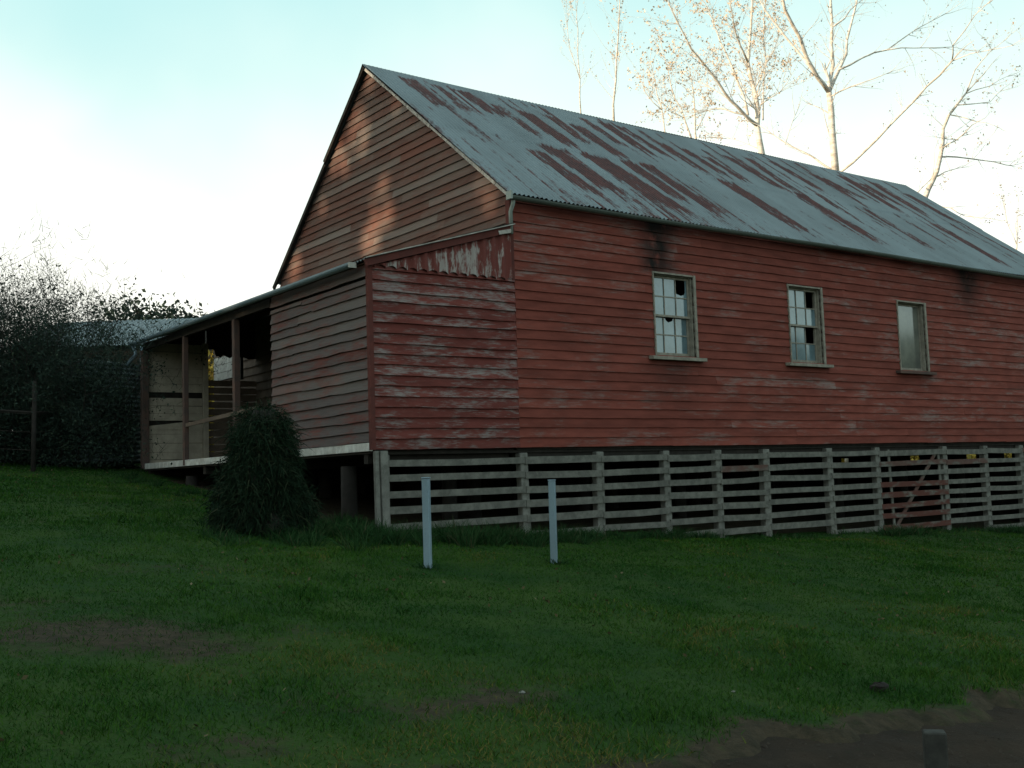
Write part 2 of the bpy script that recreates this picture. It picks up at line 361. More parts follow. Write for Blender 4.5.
def board_wall(mb, org, u, nrm, z0, z1, exp, interval, holes=(), maxlen=3.6, fresh=None, pale=None, stain=None, gaps=None, step=.3, lip=.024, amp=1.0):
    """lapped boards; interval(z)->(u0,u1); holes=(u0,u1,z0,z1)"""
    org = np.array(org, float); u = np.array(u, float); nrm = np.array(nrm, float); zz = z0; i = 0; sv = []
    while zz < z1-.01:
        zt = min(zz+exp, z1); a0, b0 = interval(zz); a1, b1 = interval(zt+.004)
        if b0-a0 > .03:
            js = [a0]; p = a0+random.uniform(.5, 1)*maxlen
            while p < b0-.5: js.append(p); p += random.uniform(.6, 1)*maxlen
            js.append(b0)
            for j in range(len(js)-1):
                s0, s1 = js[j], js[j+1]; tint = random.uniform(-1, 1); fr = fresh(zz+exp/2, (s0+s1)/2) if fresh else 0.; pl = pale(zz+exp/2, (s0+s1)/2) if pale else 0.
                segs = [(s0, s1, zz, zt)]
                for h in holes:
                    ns = []
                    for (p0, p1, q0, q1) in segs:
                        if p1 <= h[0] or p0 >= h[1] or q1 <= h[2] or q0 >= h[3]: ns.append((p0, p1, q0, q1)); continue
                        if p0 < h[0]: ns.append((p0, h[0], q0, q1))
                        if p1 > h[1]: ns.append((h[1], p1, q0, q1))
                        m0, m1 = max(p0, h[0]), min(p1, h[1])
                        if q0 < h[2]: ns.append((m0, m1, q0, h[2]))
                        if q1 > h[3]: ns.append((m0, m1, h[3], q1))
                    segs = ns
                warp = [random.uniform(-.0035, .0035)*amp for _ in range(60)]; tilt = random.uniform(-.006, .006)*amp
                for (p0, p1, q0, q1) in segs:
                    if gaps and gaps(q0, p0): continue
                    m = max(1, int((p1-p0)/step)); vs = []; fs = []
                    for k in range(m+1):
                        t = k/m; ub = p0+(p1-p0)*t; ut = ub
                        if s0 == js[0] and p0 == s0 and k == 0: ut = max(a1, ub) if a1 > a0 else a1
                        if s1 == js[-1] and p1 == s1 and k == m: ut = min(b1, ub) if b1 < b0 else b1
                        zw = warp[k % 60]+tilt*t if q0 == zz else 0
                        out_b = lip*(1-(q0-zz)/exp)+.004+random.uniform(-.002, .003)*amp; out_t = lip*(1-(q1-zz)/exp)+.003
                        top = q1+.006 if q1 == zt else q1
                        for (uu, z_, o_) in ((ub, q0+zw, -.004), (ub, q0+zw, out_b), (ut, top, out_t)):
                            vs.append(org+u*uu+nrm*o_+np.array([0, 0, z_]))
                            sv.append(stain(uu, z_) if stain else 0.)
                    for k in range(m):
                        o = k*3; fs += [(o, o+3, o+4, o+1), (o+1, o+4, o+5, o+2)]
                    fs += [(0, 1, 2), (3*m+2, 3*m+1, 3*m)]
                    mb.add(vs, fs, tint=tint, fresh=fr, pale=pl)
        zz += exp; i += 1
    mb.pa.setdefault('stain', []).extend(sv)

WIN = [(2.55, 3.36, 1.33, 2.53), (5.56, 6.37, 1.34, 2.58), (8.53, 9.34, 1.31, 2.53)]
def stain_tone_long(x, z):
    s = 1.3*math.exp(-((x-2.66)/.27)**2)*(1.0 if z > 2.5 else 0) + .6*math.exp(-((x-2.75)/.35)**2)*max(0, 1-(1.3-z)/.9)*(z < 1.3)
    s += .5*math.exp(-((x-3.2)/.2)**2)*max(0, 1-(1.3-z)/.5)*(z < 1.3)
    s += .9*math.exp(-((x-10.85)/.4)**2)*min(1, max(0, (z-2.3)/.6)) + .35*math.exp(-((x-8.95)/.5)**2)*max(0, 1-(1.3-z)/.5)*(z < 1.3)
    s += .35*math.exp(-((x-5.9)/.45)**2)*max(0, 1-(1.3-z)/.5)*(z < 1.3) + .3*max(0, (z-3.0)/.3)  # last term darkens the whole wall towards its top
    return min(1, s)
mb = MB(); board_wall(mb, (0, 0, 0), (1, 0, 0), (0, -1, 0), .012, 3.35, .1305, lambda z: (.02, Lb), WIN, 4.2, stain=stain_tone_long, lip=.019)
mb.build('long_wall', M_long, barn)
mb = MB(); mb.box((.03, .05, 0), (Lb-.03, .10, 1.28)); mb.box((.03, .05, 2.63), (Lb-.03, .10, 3.3))
xs = [.03] + [v for w_ in WIN for v in (w_[0]-.02, w_[1]+.02)] + [Lb-.03]
for a, b in zip(xs[0::2], xs[1::2]): mb.box((a, .05, 1.282), (b, .10, 2.628))
mb.build('wall_lining', M_in, barn)
# end gable
def gz(z):
    if z <= EV: return (.02, Wb-.02)
    t = (z-EV)/(HR-EV); return (.02+t*YA, Wb-.02-(Wb-YA)*t)
zred = atx(415, 152, 0)[2]; zp1 = atx(372, 203, 0)[2]
def fresh_g(z, y): return .75 if abs(z-zred) < .062 and y < 3.2 else (.35 if random.random() < .06 else 0)
def pale_g(z, y): return .28 if (abs(z-zp1) < .063 and 1.5 < y < 4) else (.22 if random.random() < .12 else 0)
mb = MB(); board_wall(mb, (0, 0, 0), (0, 1, 0), (-1, 0, 0), 0, HR-.03, .125, gz, (), 2.6, fresh_g, pale_g)
mb.build('gable_wall', M_gable, barn)
mb = MB(); board_wall(mb, (Lb, 0, 0), (0, 1, 0), (1, 0, 0), 0, HR-.03, .14, gz, (), 4, step=2); mb.build('gable_wall', M_gable, barn)
mb = MB(); board_wall(mb, (0, Wb, 0), (1, 0, 0), (0, 1, 0), 0, EV+.03, .14, lambda z: (.02, Lb-.02), (), 5, step=2); mb.build('rear_wall', M_long, barn)
mb = MB(); mb.add([(.05, .1, 0), (.05, Wb-.1, 0), (.05, Wb-.1, EV), (.05, YA, HR-.1), (.05, .1, EV)], [(0, 1, 2, 3, 4)])
mb.box((.06, .11, .0), (Lb-.06, Wb-.11, .03)); mb.build('interior_floor', M_in, barn)
mb = MB(); mb.box((.12, .12, 3.3), (Lb-.1, Wb-.1, 3.32)); mb.build('sky_block_panel', M_in, barn)  # panel added inside to stop sky showing through the missing panes
# underfloor framing
mb = MB()
for y in (.14, 1.8, 3.5, 5.2, 6.9): mb.box((.02, y-.06, -.16), (Lb-.02, y+.06, -.022))
mb.box((.01, .03, -.02), (Lb-.01, Wb-.02, -.002)); mb.build('floor_bearers', M_dark, barn)
for x in (.5, 2.6, 4.7, 6.8, 8.9, 11.0, 13.1):
    for y in (1.8, 3.5, 5.2):
        mb = MB(); h = height(x, y); r = random.uniform(.09, .13); mb.tube([(x, y, h-.3), (x+.02, y, -.165)], [r*1.1, r], 9); mb.build('stump', M_stump, barn, True)
# rear and far-end skirting; the end boards leave gaps under the floor
mb = MB()
for k in range(40):
    x0 = .05+k*.365; mb.box((x0, Wb-.06, float(height(x0, Wb))-.25), (x0+.36, Wb-.03, -.03))
mb.build('rear_skirting', M_dark, barn)
GAPS = [(atx(a, 458, Lb-.05)[1], atx(b, 458, Lb-.05)[1]) for a, b in ((849, 831), (919, 911), (948, 943), (977, 967), (984, 981), (1013, 1004), (1021, 1017))]
mb = MB(); y = .08
while y < Wb-.1:
    y1 = y+.06; m = y+.03; gap = any(a <= m <= b for a, b in GAPS)
    mb.box((Lb-.06, y, float(height(Lb, y))-.25), (Lb-.04, y1-.001, -.30 if gap else -.03)); y = y1
mb.build('end_skirting', M_dark, barn)
# corner boards
for (a, b) in (((-.032, -.027, 2.2), (.018, .07, 3.3)),):
    mb = MB(); mb.box(a, b); mb.build('corner_board', M_redtrim, barn)
# roof
def corr(name, org, u, v, nu_len, nv_len, pitch=.076, amp=.012, mat=M_roof, rust=None, seg=8, nv=70, sag=0.0, ragged=0.0):
    org = np.array(org, float); u = np.array(u, float); v = np.array(v, float); n = np.cross(u, v); n /= np.linalg.norm(n)
    a = np.arange(0, nu_len+1e-6, pitch/seg); b = np.linspace(0, nv_len, nv); A, B = np.meshgrid(a, b, indexing='ij')
    sh = np.floor(A/.66); jit = (np.sin(sh*12.9898)*43758.5453) % 1
    BB = B.copy(); BB[:, 0] -= jit[:, 0]*ragged
    D = amp*np.sin(2*np.pi*A/pitch)+.004*(jit-.5)+.012*np.where(B < nv_len*.505, 0, 1)+.012*(vnoise(A, B, .8, 11)-.5) - sag*np.sin(np.pi*A/nu_len)
    P = org+A[..., None]*u+BB[..., None]*v+D[..., None]*n
    return grid_mesh(name, P, mat, barn, {'rust': rust(A, B)} if rust is not None else None)
sl = np.array([0, YA+.12, HR-3.33]); SL = np.linalg.norm(sl); sl /= SL
STR = [(0.61,4.6,0.65,3.1,3),(1.12,4.6,1.24,3.24,2),(1.67,4.6,1.83,3.44,3),(2.12,4.15,2.27,2.68,2),(1.09,2.46,1.27,1.75,1),(0.6,2.41,0.73,1.89,1),(2.67,4.11,2.83,2.55,3),(3.36,4.25,3.36,2.86,2),(4.3,4.57,4.42,3.22,2),(3.75,4.0,3.86,2.5,3),(4.86,4.6,4.96,3.03,3),(5.28,4.59,5.46,3.16,2),(5.9,4.05,6.01,2.52,2),(6.45,4.0,6.56,2.6,2),(2.1,2.42,2.41,0.62,4),(1.62,2.1,1.82,0.3,3),(3.05,2.4,3.5,0.2,5),(3.84,2.45,3.96,0.8,3),(4.3,2.52,4.5,0.5,3),(3.2,1.9,3.15,0.39,2),(6.24,2.45,6.45,0.3,4),(6.85,3.76,7.06,2.52,2),(7.8,4.1,8.05,2.48,3),(8.6,4.35,8.4,2.55,2),(8.42,2.6,8.63,0.45,3),(9.45,4.44,9.66,2.8,2),(10.4,4.13,10.61,3.03,2),(7.4,1.6,7.65,0.38,1),(5.32,1.2,5.32,0.5,1),(10.6,4.0,11.1,2.8,2),(11.85,4.5,11.79,2.49,3),(12.98,4.5,12.85,2.52,3),(13.75,4.1,13.94,2.51,3),(10.3,2.42,10.49,0.4,2),(9.82,1.8,9.95,0.7,1),(12.51,2.3,12.68,0.3,3),(13.73,2.2,13.7,0.6,1),(12.3,4.2,12.4,2.9,2),(11.4,3.9,11.45,2.7,1)]
_rr = random.Random(5)
for _k in range(64):
    _x = _rr.uniform(.5, 14.3); _v = 4.75 if _rr.random() < .45 else _rr.uniform(2.3, 4.2) if _rr.random() < .5 else 2.45
    STR.append((_x, _v, _x+_rr.uniform(.0, .2), max(.15, _v-_rr.uniform(.7, 2.0)), _rr.choice((.2, .35, .6, .9))))
def rust_field(A, B):
    R = .10+.40*np.clip(1.15-B/2.4, 0, 1)*np.clip(1.1-np.abs(A-3)/3.2, .18, 1)+.38*np.exp(-A/.22)*(B < 3.2)
    x = A-.1
    for (x0, v0, x1, v1, w_) in STR:
        t = np.clip((B-v0)/(v1-v0), -.3, 1.3); cx = x0+(x1-x0)*np.clip(t, 0, 1); wd = .05+.05*w_
        s = np.clip((wd-np.abs(x-cx))/.09+.5, 0, 1); e = np.clip(t/.12+.6, 0, 1)*np.clip((1-t)/.4+.4, 0, 1)
        R = np.maximum(R, (.60+.07*w_ if w_ > 1 else .5 if w_ == 1 else .56)*s*e)
    lap = np.exp(-(((A % .66)-.33)/.02)**2)*.32*(vnoise(A*1.5, B*.8, 1, 91) > .35)
    return R+lap
corr('near_roof', (-.10, -.12, 3.33+.03), (1, 0, 0), sl, Lb+.2, SL, rust=rust_field, sag=.03, ragged=.03, nv=90)
sl2 = np.array([0, -(Wb+.12-YA), HR-3.30]); SL2 = np.linalg.norm(sl2); sl2 /= SL2
corr('far_roof', (Lb+.1, Wb+.12, 3.33), (-1, 0, 0), sl2, Lb+.2, SL2, mat=M_roof2, nv=10, seg=4)
mb = MB(); rx = np.linspace(-.12, Lb+.12, 16)
for a, b in zip(rx[:-1], rx[1:]):
    za = HR+.045-.03*math.sin(math.pi*(a+.1)/(Lb+.2)); zb = HR+.045-.03*math.sin(math.pi*(b+.1)/(Lb+.2))
    mb.add([(a, YA-.15, za-.145), (b, YA-.15, zb-.145), (b, YA, zb+.005), (a, YA, za+.005), (a, YA+.15, za-.145), (b, YA+.15, zb-.145)], [(0, 1, 2, 3), (3, 2, 5, 4)])
mb.build('ridge_cap', M_shedroof, barn)
# barge boards and verge strips
mb = MB()
for k in range(12):
    t0, t1 = k/12, (k+.97)/12; p = np.array([-.07, -.10, 3.315])+(sl*SL)*t0; q = np.array([-.07, -.10, 3.315])+(sl*SL)*t1
    mb.bar(p, q, .026, random.uniform(.03, .05), up=(0, -sl[2], sl[1]))
mb.build('barge_board', M_barge, barn)
mb = MB()
for k, (t0, t1, dz) in enumerate(((0, .6, -.03), (.595, 1.0, .03))):
    p = np.array([-.085, Wb+.12, 3.28+dz])+sl2*SL2*t0; q = np.array([-.085, Wb+.12, 3.28+dz])+sl2*SL2*t1
    mb.bar(p, q, .04, .07, up=(0, -sl2[2], -sl2[1]))
mb.build('barge_board', M_dark, barn)
for x in (Lb+.07,):
    mb = MB(); mb.bar((x, -.10, 3.245), (x, YA, HR-.03), .026, .12); mb.build('barge_board', M_dark, barn)
# gutter and downpipe
def half_gutter(name, p, q, r, mat, parent, up=np.array([0, 0, 1.0]), capmat=None, sagv=0.0):
    p = np.array(p, float); q = np.array(q, float); d = (q-p)/np.linalg.norm(q-p); sd = np.cross(d, up); mbb = MB(); n = 9; vs = []; fs = []; K = 14
    for k in range(K+1):
        c = p+(q-p)*k/K; c = c-up*sagv*math.sin(math.pi*k/K*3)
        for rr in (r, r*.86):
            for j in range(n):
                t = math.pi*j/(n-1); vs.append(c+sd*math.cos(t)*rr-up*math.sin(t)*rr)
    for k in range(K):
        o = k*2*n; o2 = o+2*n
        for j in range(n-1):
            fs += [(o+j, o+j+1, o2+j+1, o2+j), (o+n+j+1, o+n+j, o2+n+j, o2+n+j+1)]
        for j in (0, n-1): fs.append((o+j, o2+j, o2+n+j, o+n+j))
    fs += [tuple(range(n)), tuple(2*n*K+j for j in range(n-1, -1, -1))]
    mbb.add(vs, fs); return mbb.build(name, mat, parent, False)
half_gutter('gutter', (-.12, -.17, 3.305), (Lb+.12, -.17, 3.295), .055, M_gut, barn, sagv=.012)
mb = MB(); mb.box((.0, -.06, 3.315), (Lb, -.035, 3.355)); mb.build('eave_fascia', M_redtrim, barn)
mb = MB(); mb.tube([(-.06, -.16, 3.29), (-.055, -.13, 3.20), (-.055, -.075, 3.12), (-.055, -.075, 2.82)], .028, 8)
g = mb.build('downpipe', M_pipe, barn, True)
mb = MB(); mb.bar((-.055, -.07, 2.86), (-.27, -.07, 2.81), .05, .05); mb.build('pipe_elbow', M_barge, g)
mb = MB(); mb.box((-.15, -.225, 3.255), (-.122, -.115, 3.365)); mb.build('gutter_end_cap', M_pipe, barn)

# windows
def window(i, x0, x1, z0, z1, style):
    mb = MB(); cw = .05; cl_ = .022
    mb.box((x0-cl_, -.036, z0-.01), (x0, .012, z1+.03)); mb.box((x1, -.042, z0-.01), (x1+cw, .012, z1+.03)); mb.box((x0+.001, -.034, z1), (x1-.001, .012, z1+.028))
    mb.box((x0-.02, .0125, z0), (x0+.012, .14, z1)); mb.box((x1-.012, .0125, z0), (x1+.02, .14, z1)); mb.box((x0+.013, .0125, z1-.012), (x1-.013, .14, z1+.02))
    mb.box((x0-.03, .141, z0-.05), (x1+.03, .15, z0+.02))
    win = mb.build('window', M_frame, barn, bevel=.003)
    mb = MB(); mb.add([(x0-.15, -.11, z0-.075), (x1+.15, -.11, z0-.075), (x1+.15, .13, z0-.06), (x0-.15, .13, z0-.06), (x0-.15, -.11, z0-.025), (x1+.15, -.11, z0-.025), (x1+.15, .13, z0-.008), (x0-.15, .13, z0-.008)],
                      [(0,3,2,1),(4,5,6,7),(0,1,5,4),(1,2,6,5),(2,3,7,6),(3,0,4,7)])
    mb.build('sill', M_frame if i != 2 else M_vpost, win, bevel=.004)
    xa, xb = x0+.013, x1-.013; st = .032; panes = MB()
    if style == 'plain':
        mb = MB(); yy = .075
        mb.box((xa, yy, z0), (xa+st, yy+.03, z1-.013)); mb.box((xb-st, yy, z0), (xb, yy+.03, z1-.013)); mb.box((xa+st+.001, yy, z0), (xb-st-.001, yy+.03, z0+.05)); mb.box((xa+st+.001, yy, z1-.045), (xb-st-.001, yy+.03, z1-.013))
        mb.build('sash', M_frame, win)
        panes.box((xa+st-.004, yy+.012, z0+.045), (xb-st+.004, yy+.016, z1-.042)); panes.build('panes', M_glass2, win); return
    zm = (z0+z1)/2
    for si, (za, zb, yy) in enumerate(((zm-.018, z1-.013, .055), (z0, zm+.018, .092))):
        mb = MB(); br = .032 if si == 0 else .055; tr = .03
        mb.box((xa, yy, za), (xa+st, yy+.034, zb)); mb.box((xb-st, yy, za), (xb, yy+.034, zb))
        mb.box((xa+st+.0005, yy, za), (xb-st-.0005, yy+.034, za+br)); mb.box((xa+st+.0005, yy, zb-tr), (xb-st-.0005, yy+.034, zb))
        gx0, gx1, gz0, gz1 = xa+st, xb-st, za+br, zb-tr; cw3 = (gx1-gx0)/3; rz = (gz1-gz0)/2
        for c in (1, 2): mb.box((gx0+c*cw3-.007, yy+.004, gz0), (gx0+c*cw3+.007, yy+.03, gz1))
        for c in range(3): mb.box((gx0+c*cw3+(.008 if c else 0), yy+.005, gz0+rz-.008), (gx0+(c+1)*cw3-(.008 if c < 2 else 0), yy+.029, gz0+rz+.008))
        mb.build('sash', M_frame, win)
        for c in range(3):
            for r in range(2):                                # r=1 upper row
                key = (i, si, c, r); a, b, cz, dz = gx0+c*cw3, gx0+(c+1)*cw3, gz0+r*rz, gz0+(r+1)*rz
                if key in ((1, 0, 2, 1), (1, 1, 2, 1)): continue
                dx = random.uniform(-.0015, .0015); y_ = yy+.016
                if key == (0, 0, 2, 1):                       # broken: curved remnant at lower right
                    hx = [a+.0+(b-a)*t for t in (0, .0, .35, .7, .82, .82, 1, 1)]
                    poly = [(a, cz), (b, cz), (b, dz), (b-.035, dz), (b-.035, cz+.10), (b-.06, cz+.055), (b-.12, cz+.04), (a, cz+.07)]
                elif key == (0, 1, 1, 1):
                    poly = [(a, cz), (b, cz), (b, dz), (b-.03, dz), (b-.045, dz-.05), (a+.11, dz-.075), (a+.06, dz-.05), (a+.03, dz), (a, dz)]
                else: poly = [(a, cz), (b, cz), (b, dz), (a, dz)]
                panes.add([(p[0], y_+dx*(1 if p[0] > a+.1 else -1), p[1]) for p in poly], [tuple(range(len(poly)))])
    panes.build('panes', M_glass, win)
for i, wv in enumerate(WIN): window(i, *wv, 'plain' if i == 2 else 'sash')

# ------------------------------------------------------------------ slatted underfloor screen
PX = [-2.0, .08, 1.40, 2.67, 3.76, 4.84, 6.40, 7.71, 9.74, 11.1, 12.38, 13.5, 14.5]
def gfront(x): return float(height(x, -.05))
mb = MB(); mb.box((-2.1, .05, -.055), (Lb, .10, -.022)); screen = mb.build('slat_screen', M_dark, barn)
GATE = (7.9, 9.62)
slat = MB(); spacing = .190
for a, b in zip(PX[:-1], PX[1:]):
    j = 0
    while True:
        sp = spacing-.010*min(1, max(0, (a-1)/8)); z = -.158-j*sp; lim = gfront((a+b)/2)-.03
        if z-.05 < lim: break
        red = 1.0 if (a == 7.71 and j in (3, 4, 5, 6, 7)) else (.75 if (random.random() < .06 and a > 2) else 0)
        za = z+random.uniform(-.014, .014); zb = z+random.uniform(-.014, .014); hh = random.uniform(.080, .096)
        mid = (a+b)/2; zm = (za+zb)/2+random.uniform(-.008, .004)
        y = -.024+random.uniform(-.003, .003)
        slat.bar((a+.004, y, za), (mid, y, zm), .022, hh, red=red); slat.bar((mid+.0005, y, zm), (b-.004, y, zb), .022, hh, red=red)
        j += 1
slat.build('slats', M_slat, screen)
for k, x in enumerate(PX):
    mb = MB(); wd = random.uniform(.12, .155); ln = random.uniform(-.03, .03)
    zb = gfront(x)-.25
    mb.bar((x+ln, .0445, zb), (x, .0445, -.06), wd, .11, up=(0, 1, 0)); mb.build('post', M_post, screen, bevel=.008)
mb = MB(); mb.bar((-2.13, -.035, gfront(-2.1)-.2), (-2.14, -.035, -.012), .05, .05, up=(0, 1, 0)); mb.bar((-2.03, -.055, gfront(-2.)-.2), (-2.05, -.055, -.012), .10, .04, up=(0, 1, 0)); mb.build('corner_post', M_post, screen)
mb = MB(); mb.bar((8.15, .0, -1.42), (9.45, .0, -.16), .07, .022, up=(0, 1, 0), red=.8); mb.build('brace', M_slat, screen)
for x in (8.02, 9.52):
    mb = MB(); mb.bar((x+.05, .0, -1.4), (x, .0, -.1), .06, .02, up=(0, 1, 0)); mb.build('gate_stile', M_slat, screen)

# ------------------------------------------------------------------ lean-to verandah
def stain_side(x, z): return .25*max(0, min(1, (.25-z)/.25))
mb = MB(); board_wall(mb, (0, 0, 0), (1, 0, 0), (0, -1, 0), .006, 2.26, .128, lambda z: (LX+.03, .016), (), 3.5, stain=stain_side, lip=.028, amp=1.6)
mb.build('lean_to_side_wall', M_side, barn)
# scalloped tin infill under the rake
a = np.arange(LX+.05, -.05, .0095); b = np.linspace(0, 1, 10); A, B = np.meshgrid(a, b, indexing='ij')
def rake(x): return LH2-.075+(LH2-LH1)/(-LX)*x
ZB = 2.20+.035*np.abs(np.sin(np.pi*A/.15)); ZT = np.maximum(rake(A), ZB+.01)
P = np.stack([A, -.045+.018*np.sin(2*np.pi*A/.15), ZB+(ZT-ZB)*B], -1)
grid_mesh('tin_infill', P, M_infill, barn, {'wear': .05*np.clip((A+1.9)/.6, -1, 1)-.06*(B > .8)-.10*np.clip((A+.35)/.2, 0, 1)})
zslit = atx(300, 300.5, LX)[2]; kw = dict(fresh=lambda z, y: 1 if random.random() < .0 else (.35 if random.random() < .10 else 0), pale=lambda z, y: .12 if random.random() < .4 else 0, lip=.026, amp=2.2)
mb = MB(); board_wall(mb, (LX, 0, 0), (0, 1, 0), (-1, 0, 0), .09, zslit-.022, .1275, lambda z: (.03, 2.76), (), 2.8, **kw)
board_wall(mb, (LX, 0, 0), (0, 1, 0), (-1, 0, 0), zslit+.022, 2.26, .15, lambda z: (.03, 2.76), (), 4, **kw)
mb.build('lean_to_front_wall', M_front, barn)
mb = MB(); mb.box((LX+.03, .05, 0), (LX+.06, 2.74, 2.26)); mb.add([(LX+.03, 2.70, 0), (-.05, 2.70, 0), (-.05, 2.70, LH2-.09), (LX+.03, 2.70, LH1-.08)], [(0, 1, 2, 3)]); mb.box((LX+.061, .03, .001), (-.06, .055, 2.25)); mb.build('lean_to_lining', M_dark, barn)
mb = MB(); mb.box((LX-.03, -.036, .0), (LX+.028, .028, 2.26)); mb.build('corner_board', M_redtrim, barn)
mb = MB()
for (y0, y1, d) in ((-.02, 2.2, 0), (2.2, 5.0, .006), (5.0, 6.9, -.004), (6.9, LW, .004)):
    mb.box((LX-.028+d, y0+.003, -.012), (LX-.003, y1-.003, .088))
mb.build('base_board', M_white, barn, bevel=.004)
mb = MB(); mb.box((LX, .06, -.04), (-.03, LW, -.006)); 
for y in (.2, 2.7, 5.4, 8.0): mb.box((LX+.02, y-.05, -.16), (-.05, y+.05, -.042))
mb.build('verandah_deck', M_dark, barn)
for y in (.9, 2.6, 4.5, 6.3, 8.05):
    for x in (LX+.16, -.5):
        mb = MB(); h = float(height(x, y)); mb.tube([(x, y, h-.3), (x, y, -.17 if abs(y-2.6) > .3 else -.165)], [.11, .10], 9); mb.build('stump', M_stump, barn, True)
# lean-to roof
rs = np.array([-LX+.1, 0, (LH2-LH1)/(-LX)*(-LX+.1)]); RS = np.linalg.norm(rs); rs /= RS
corr('lean_to_roof', (LX-.10, LW+.15, LH1-.005), (0, -1, 0), rs, LW+.27, RS-.01, mat=M_roof2, nv=12, seg=6)
mb = MB()
for y in (.3, 2.73, 4.05, 6.15, 8.15): mb.bar((LX, y, LH1-.055), (-.02, y, LH2-.06), .05, .07)
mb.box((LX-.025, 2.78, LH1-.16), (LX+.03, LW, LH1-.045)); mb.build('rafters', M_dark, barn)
mb = MB(); mb.bar((LX-.09, -.075, LH1-.045), (-.02, -.075, LH2-.035), .03, .085); mb.build('barge_board', M_redtrim, barn)
mb = MB(); mb.bar((LX-.10, -.098, LH1+.012), (-.02, -.098, LH2+.02), .05, .012); mb.build('verge_flashing', M_barge, barn)
g2 = half_gutter('lean_to_gutter', (LX-.16, LW+.2, LH1-.02), (LX-.16, .12, LH1-.02), .055, M_galv, barn)
mb = MB(); mb.box((LX-.213, .105, LH1-.08), (LX-.107, .118, LH1-.015)); mb.build('end_cap', M_barge, g2)
# posts, rail
for y, r in ((4.05, .045), (6.15, .04), (8.17, .06)):
    mb = MB(); mb.bar((LX, y, .0), (LX+.01, y+.02, LH1-.16), r*2, r*2, up=(0, 1, 0)); mb.build('verandah_post', M_vpost, barn, bevel=.006)
mb = MB(); mb.bar((LX, 3.3, .735), (LX, 6.12, .655), .03, .06); mb.build('verandah_rail', M_brown, barn)
mb = MB(); mb.tube([(LX-.15, 8.36, LH1-.05), (LX-.10, 8.34, LH1-.22), (LX-.25, 8.40, LH1-.42)], .035, 7); mb.build('downpipe', M_galv, barn, True)
# end wall of the verandah
mb = MB(); zz = .03; k = 0
while zz < 2.25:
    hgt = random.uniform(.12, .17)
    if 1.27 < zz+.02 < 1.36: zz = 1.375
    if .72 < zz+.05 < .84: zz = .86
    if zz < 1.27: hgt = min(hgt, 1.275-zz)
    if zz < .75: hgt = min(hgt, max(.02, .745-zz))
    t = random.uniform(-.5, .5)
    mb.bar((LX+.05, 8.24+random.uniform(0, .006), zz+hgt/2), (-1.08, 8.24, zz+hgt/2+random.uniform(-.006, .006)), .02, hgt-.006, tint=t)
    zz += hgt
mb.add([(LX+.05, 8.222, .70), (-1.08, 8.222, .70), (-1.08, 8.222, .85), (-1.4, 8.222, .84), (LX+.05, 8.222, .76)], [(0, 1, 2, 3, 4)])
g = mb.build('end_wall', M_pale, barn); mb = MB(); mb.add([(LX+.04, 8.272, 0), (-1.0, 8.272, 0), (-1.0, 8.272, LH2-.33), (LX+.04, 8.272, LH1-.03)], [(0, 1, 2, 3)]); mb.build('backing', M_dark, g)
mb = MB(); mb.box((-1.07, 8.18, 0), (-.98, 8.262, 2.3)); mb.build('verandah_post', M_pale, barn)
mb = MB()
for k in range(12):
    z = .03+k*.134; mb.bar((-.975, 8.24+random.uniform(0, .01), z+.06), (.02, 8.24, z+.06+random.uniform(-.01, .01)), .02, random.uniform(.105, .125))
mb.build('end_wall', M_brown, barn)
mb = MB(); mb.bar((-.30, 8.235, 1.65), (-.30, 8.235, 2.2), .05, .03, up=(0, 1, 0)); mb.build('window_bar', M_stump, barn)
# low rear wing seen through the gap
zw = atx(225, 368, 0)[2]
mb = MB(); board_wall(mb, (0, 0, 0), (0, 1, 0), (-1, 0, 0), 0, 2.92, .16, lambda z: (Wb, 10.35), (), 9, pale=None); mb.build('rear_wing_wall', M_brown, barn)
mb = MB()
for k in range(3):
    z = zw-.24+k*.16; mb.box((-.045, 9.25, z), (-.034, 10.27, z+.15))
mb.build('white_boards', M_white, barn)
mb = MB(); mb.box((.02, Wb+.03, .0), (.06, 10.33, 2.7)); mb.box((.06, 10.28, 0), (4, 10.33, 2.4)); mb.box((3.95, Wb+.03, 0), (4, 10.28, 2.4)); mb.build('rear_wing_lining', M_dark, barn)
mb = MB(); mb.bar((-.05, 8.75, 2.80), (4.1, 8.75, 2.80), 3.4, .03); mb.build('rear_wing_roof', M_roof2, barn)
vs = []; fs = []; N = 22
for k in range(N+1):
    x = -.98+1.0*k/N; low = 2.12-.06*random.random()-(.0 if k < 5 else .02); low = 2.2 if k < 4 else low
    vs += [(x, 8.25, low), (x, 8.25, LH2-.03+.30*x)]
for k in range(N): fs.append((2*k, 2*k+2, 2*k+3, 2*k+1))
mb = MB(); mb.add(vs, fs); mb.build('roof_shade_sheet', M_dark, barn)  # ragged dark sheet standing in for the shaded roof underside above the opening

# ------------------------------------------------------------------ metal posts
def metal_post(p, h, label):
    t = thing('metal_post', p, label, 'post', 'square galvanised posts on the lawn')
    mb = MB(); mb.bar((p[0], p[1], p[2]-.25), (p[0]-.03, p[1]-.05, p[2]+h), .068, .068, up=(.77, .63, 0)); mb.build('shaft', M_galv, t, bevel=.006)
    mb = MB(); mb.bar((p[0]-.03, p[1]-.05, p[2]+h+.001), (p[0]-.03, p[1]-.05, p[2]+h+.014), .074, .074, up=(.77, .63, 0)); mb.build('cap', M_galv, t, bevel=.003)
for (x, y, h, lab) in ((-2.93, -2.383, .86, 'galvanised square post standing in front of the barn corner, left of the pair'), (-1.297, -2.285, .87, 'galvanised square post nearer the barn middle, right of the pair')):
    metal_post((x, y, float(height(x, y))), h, lab)

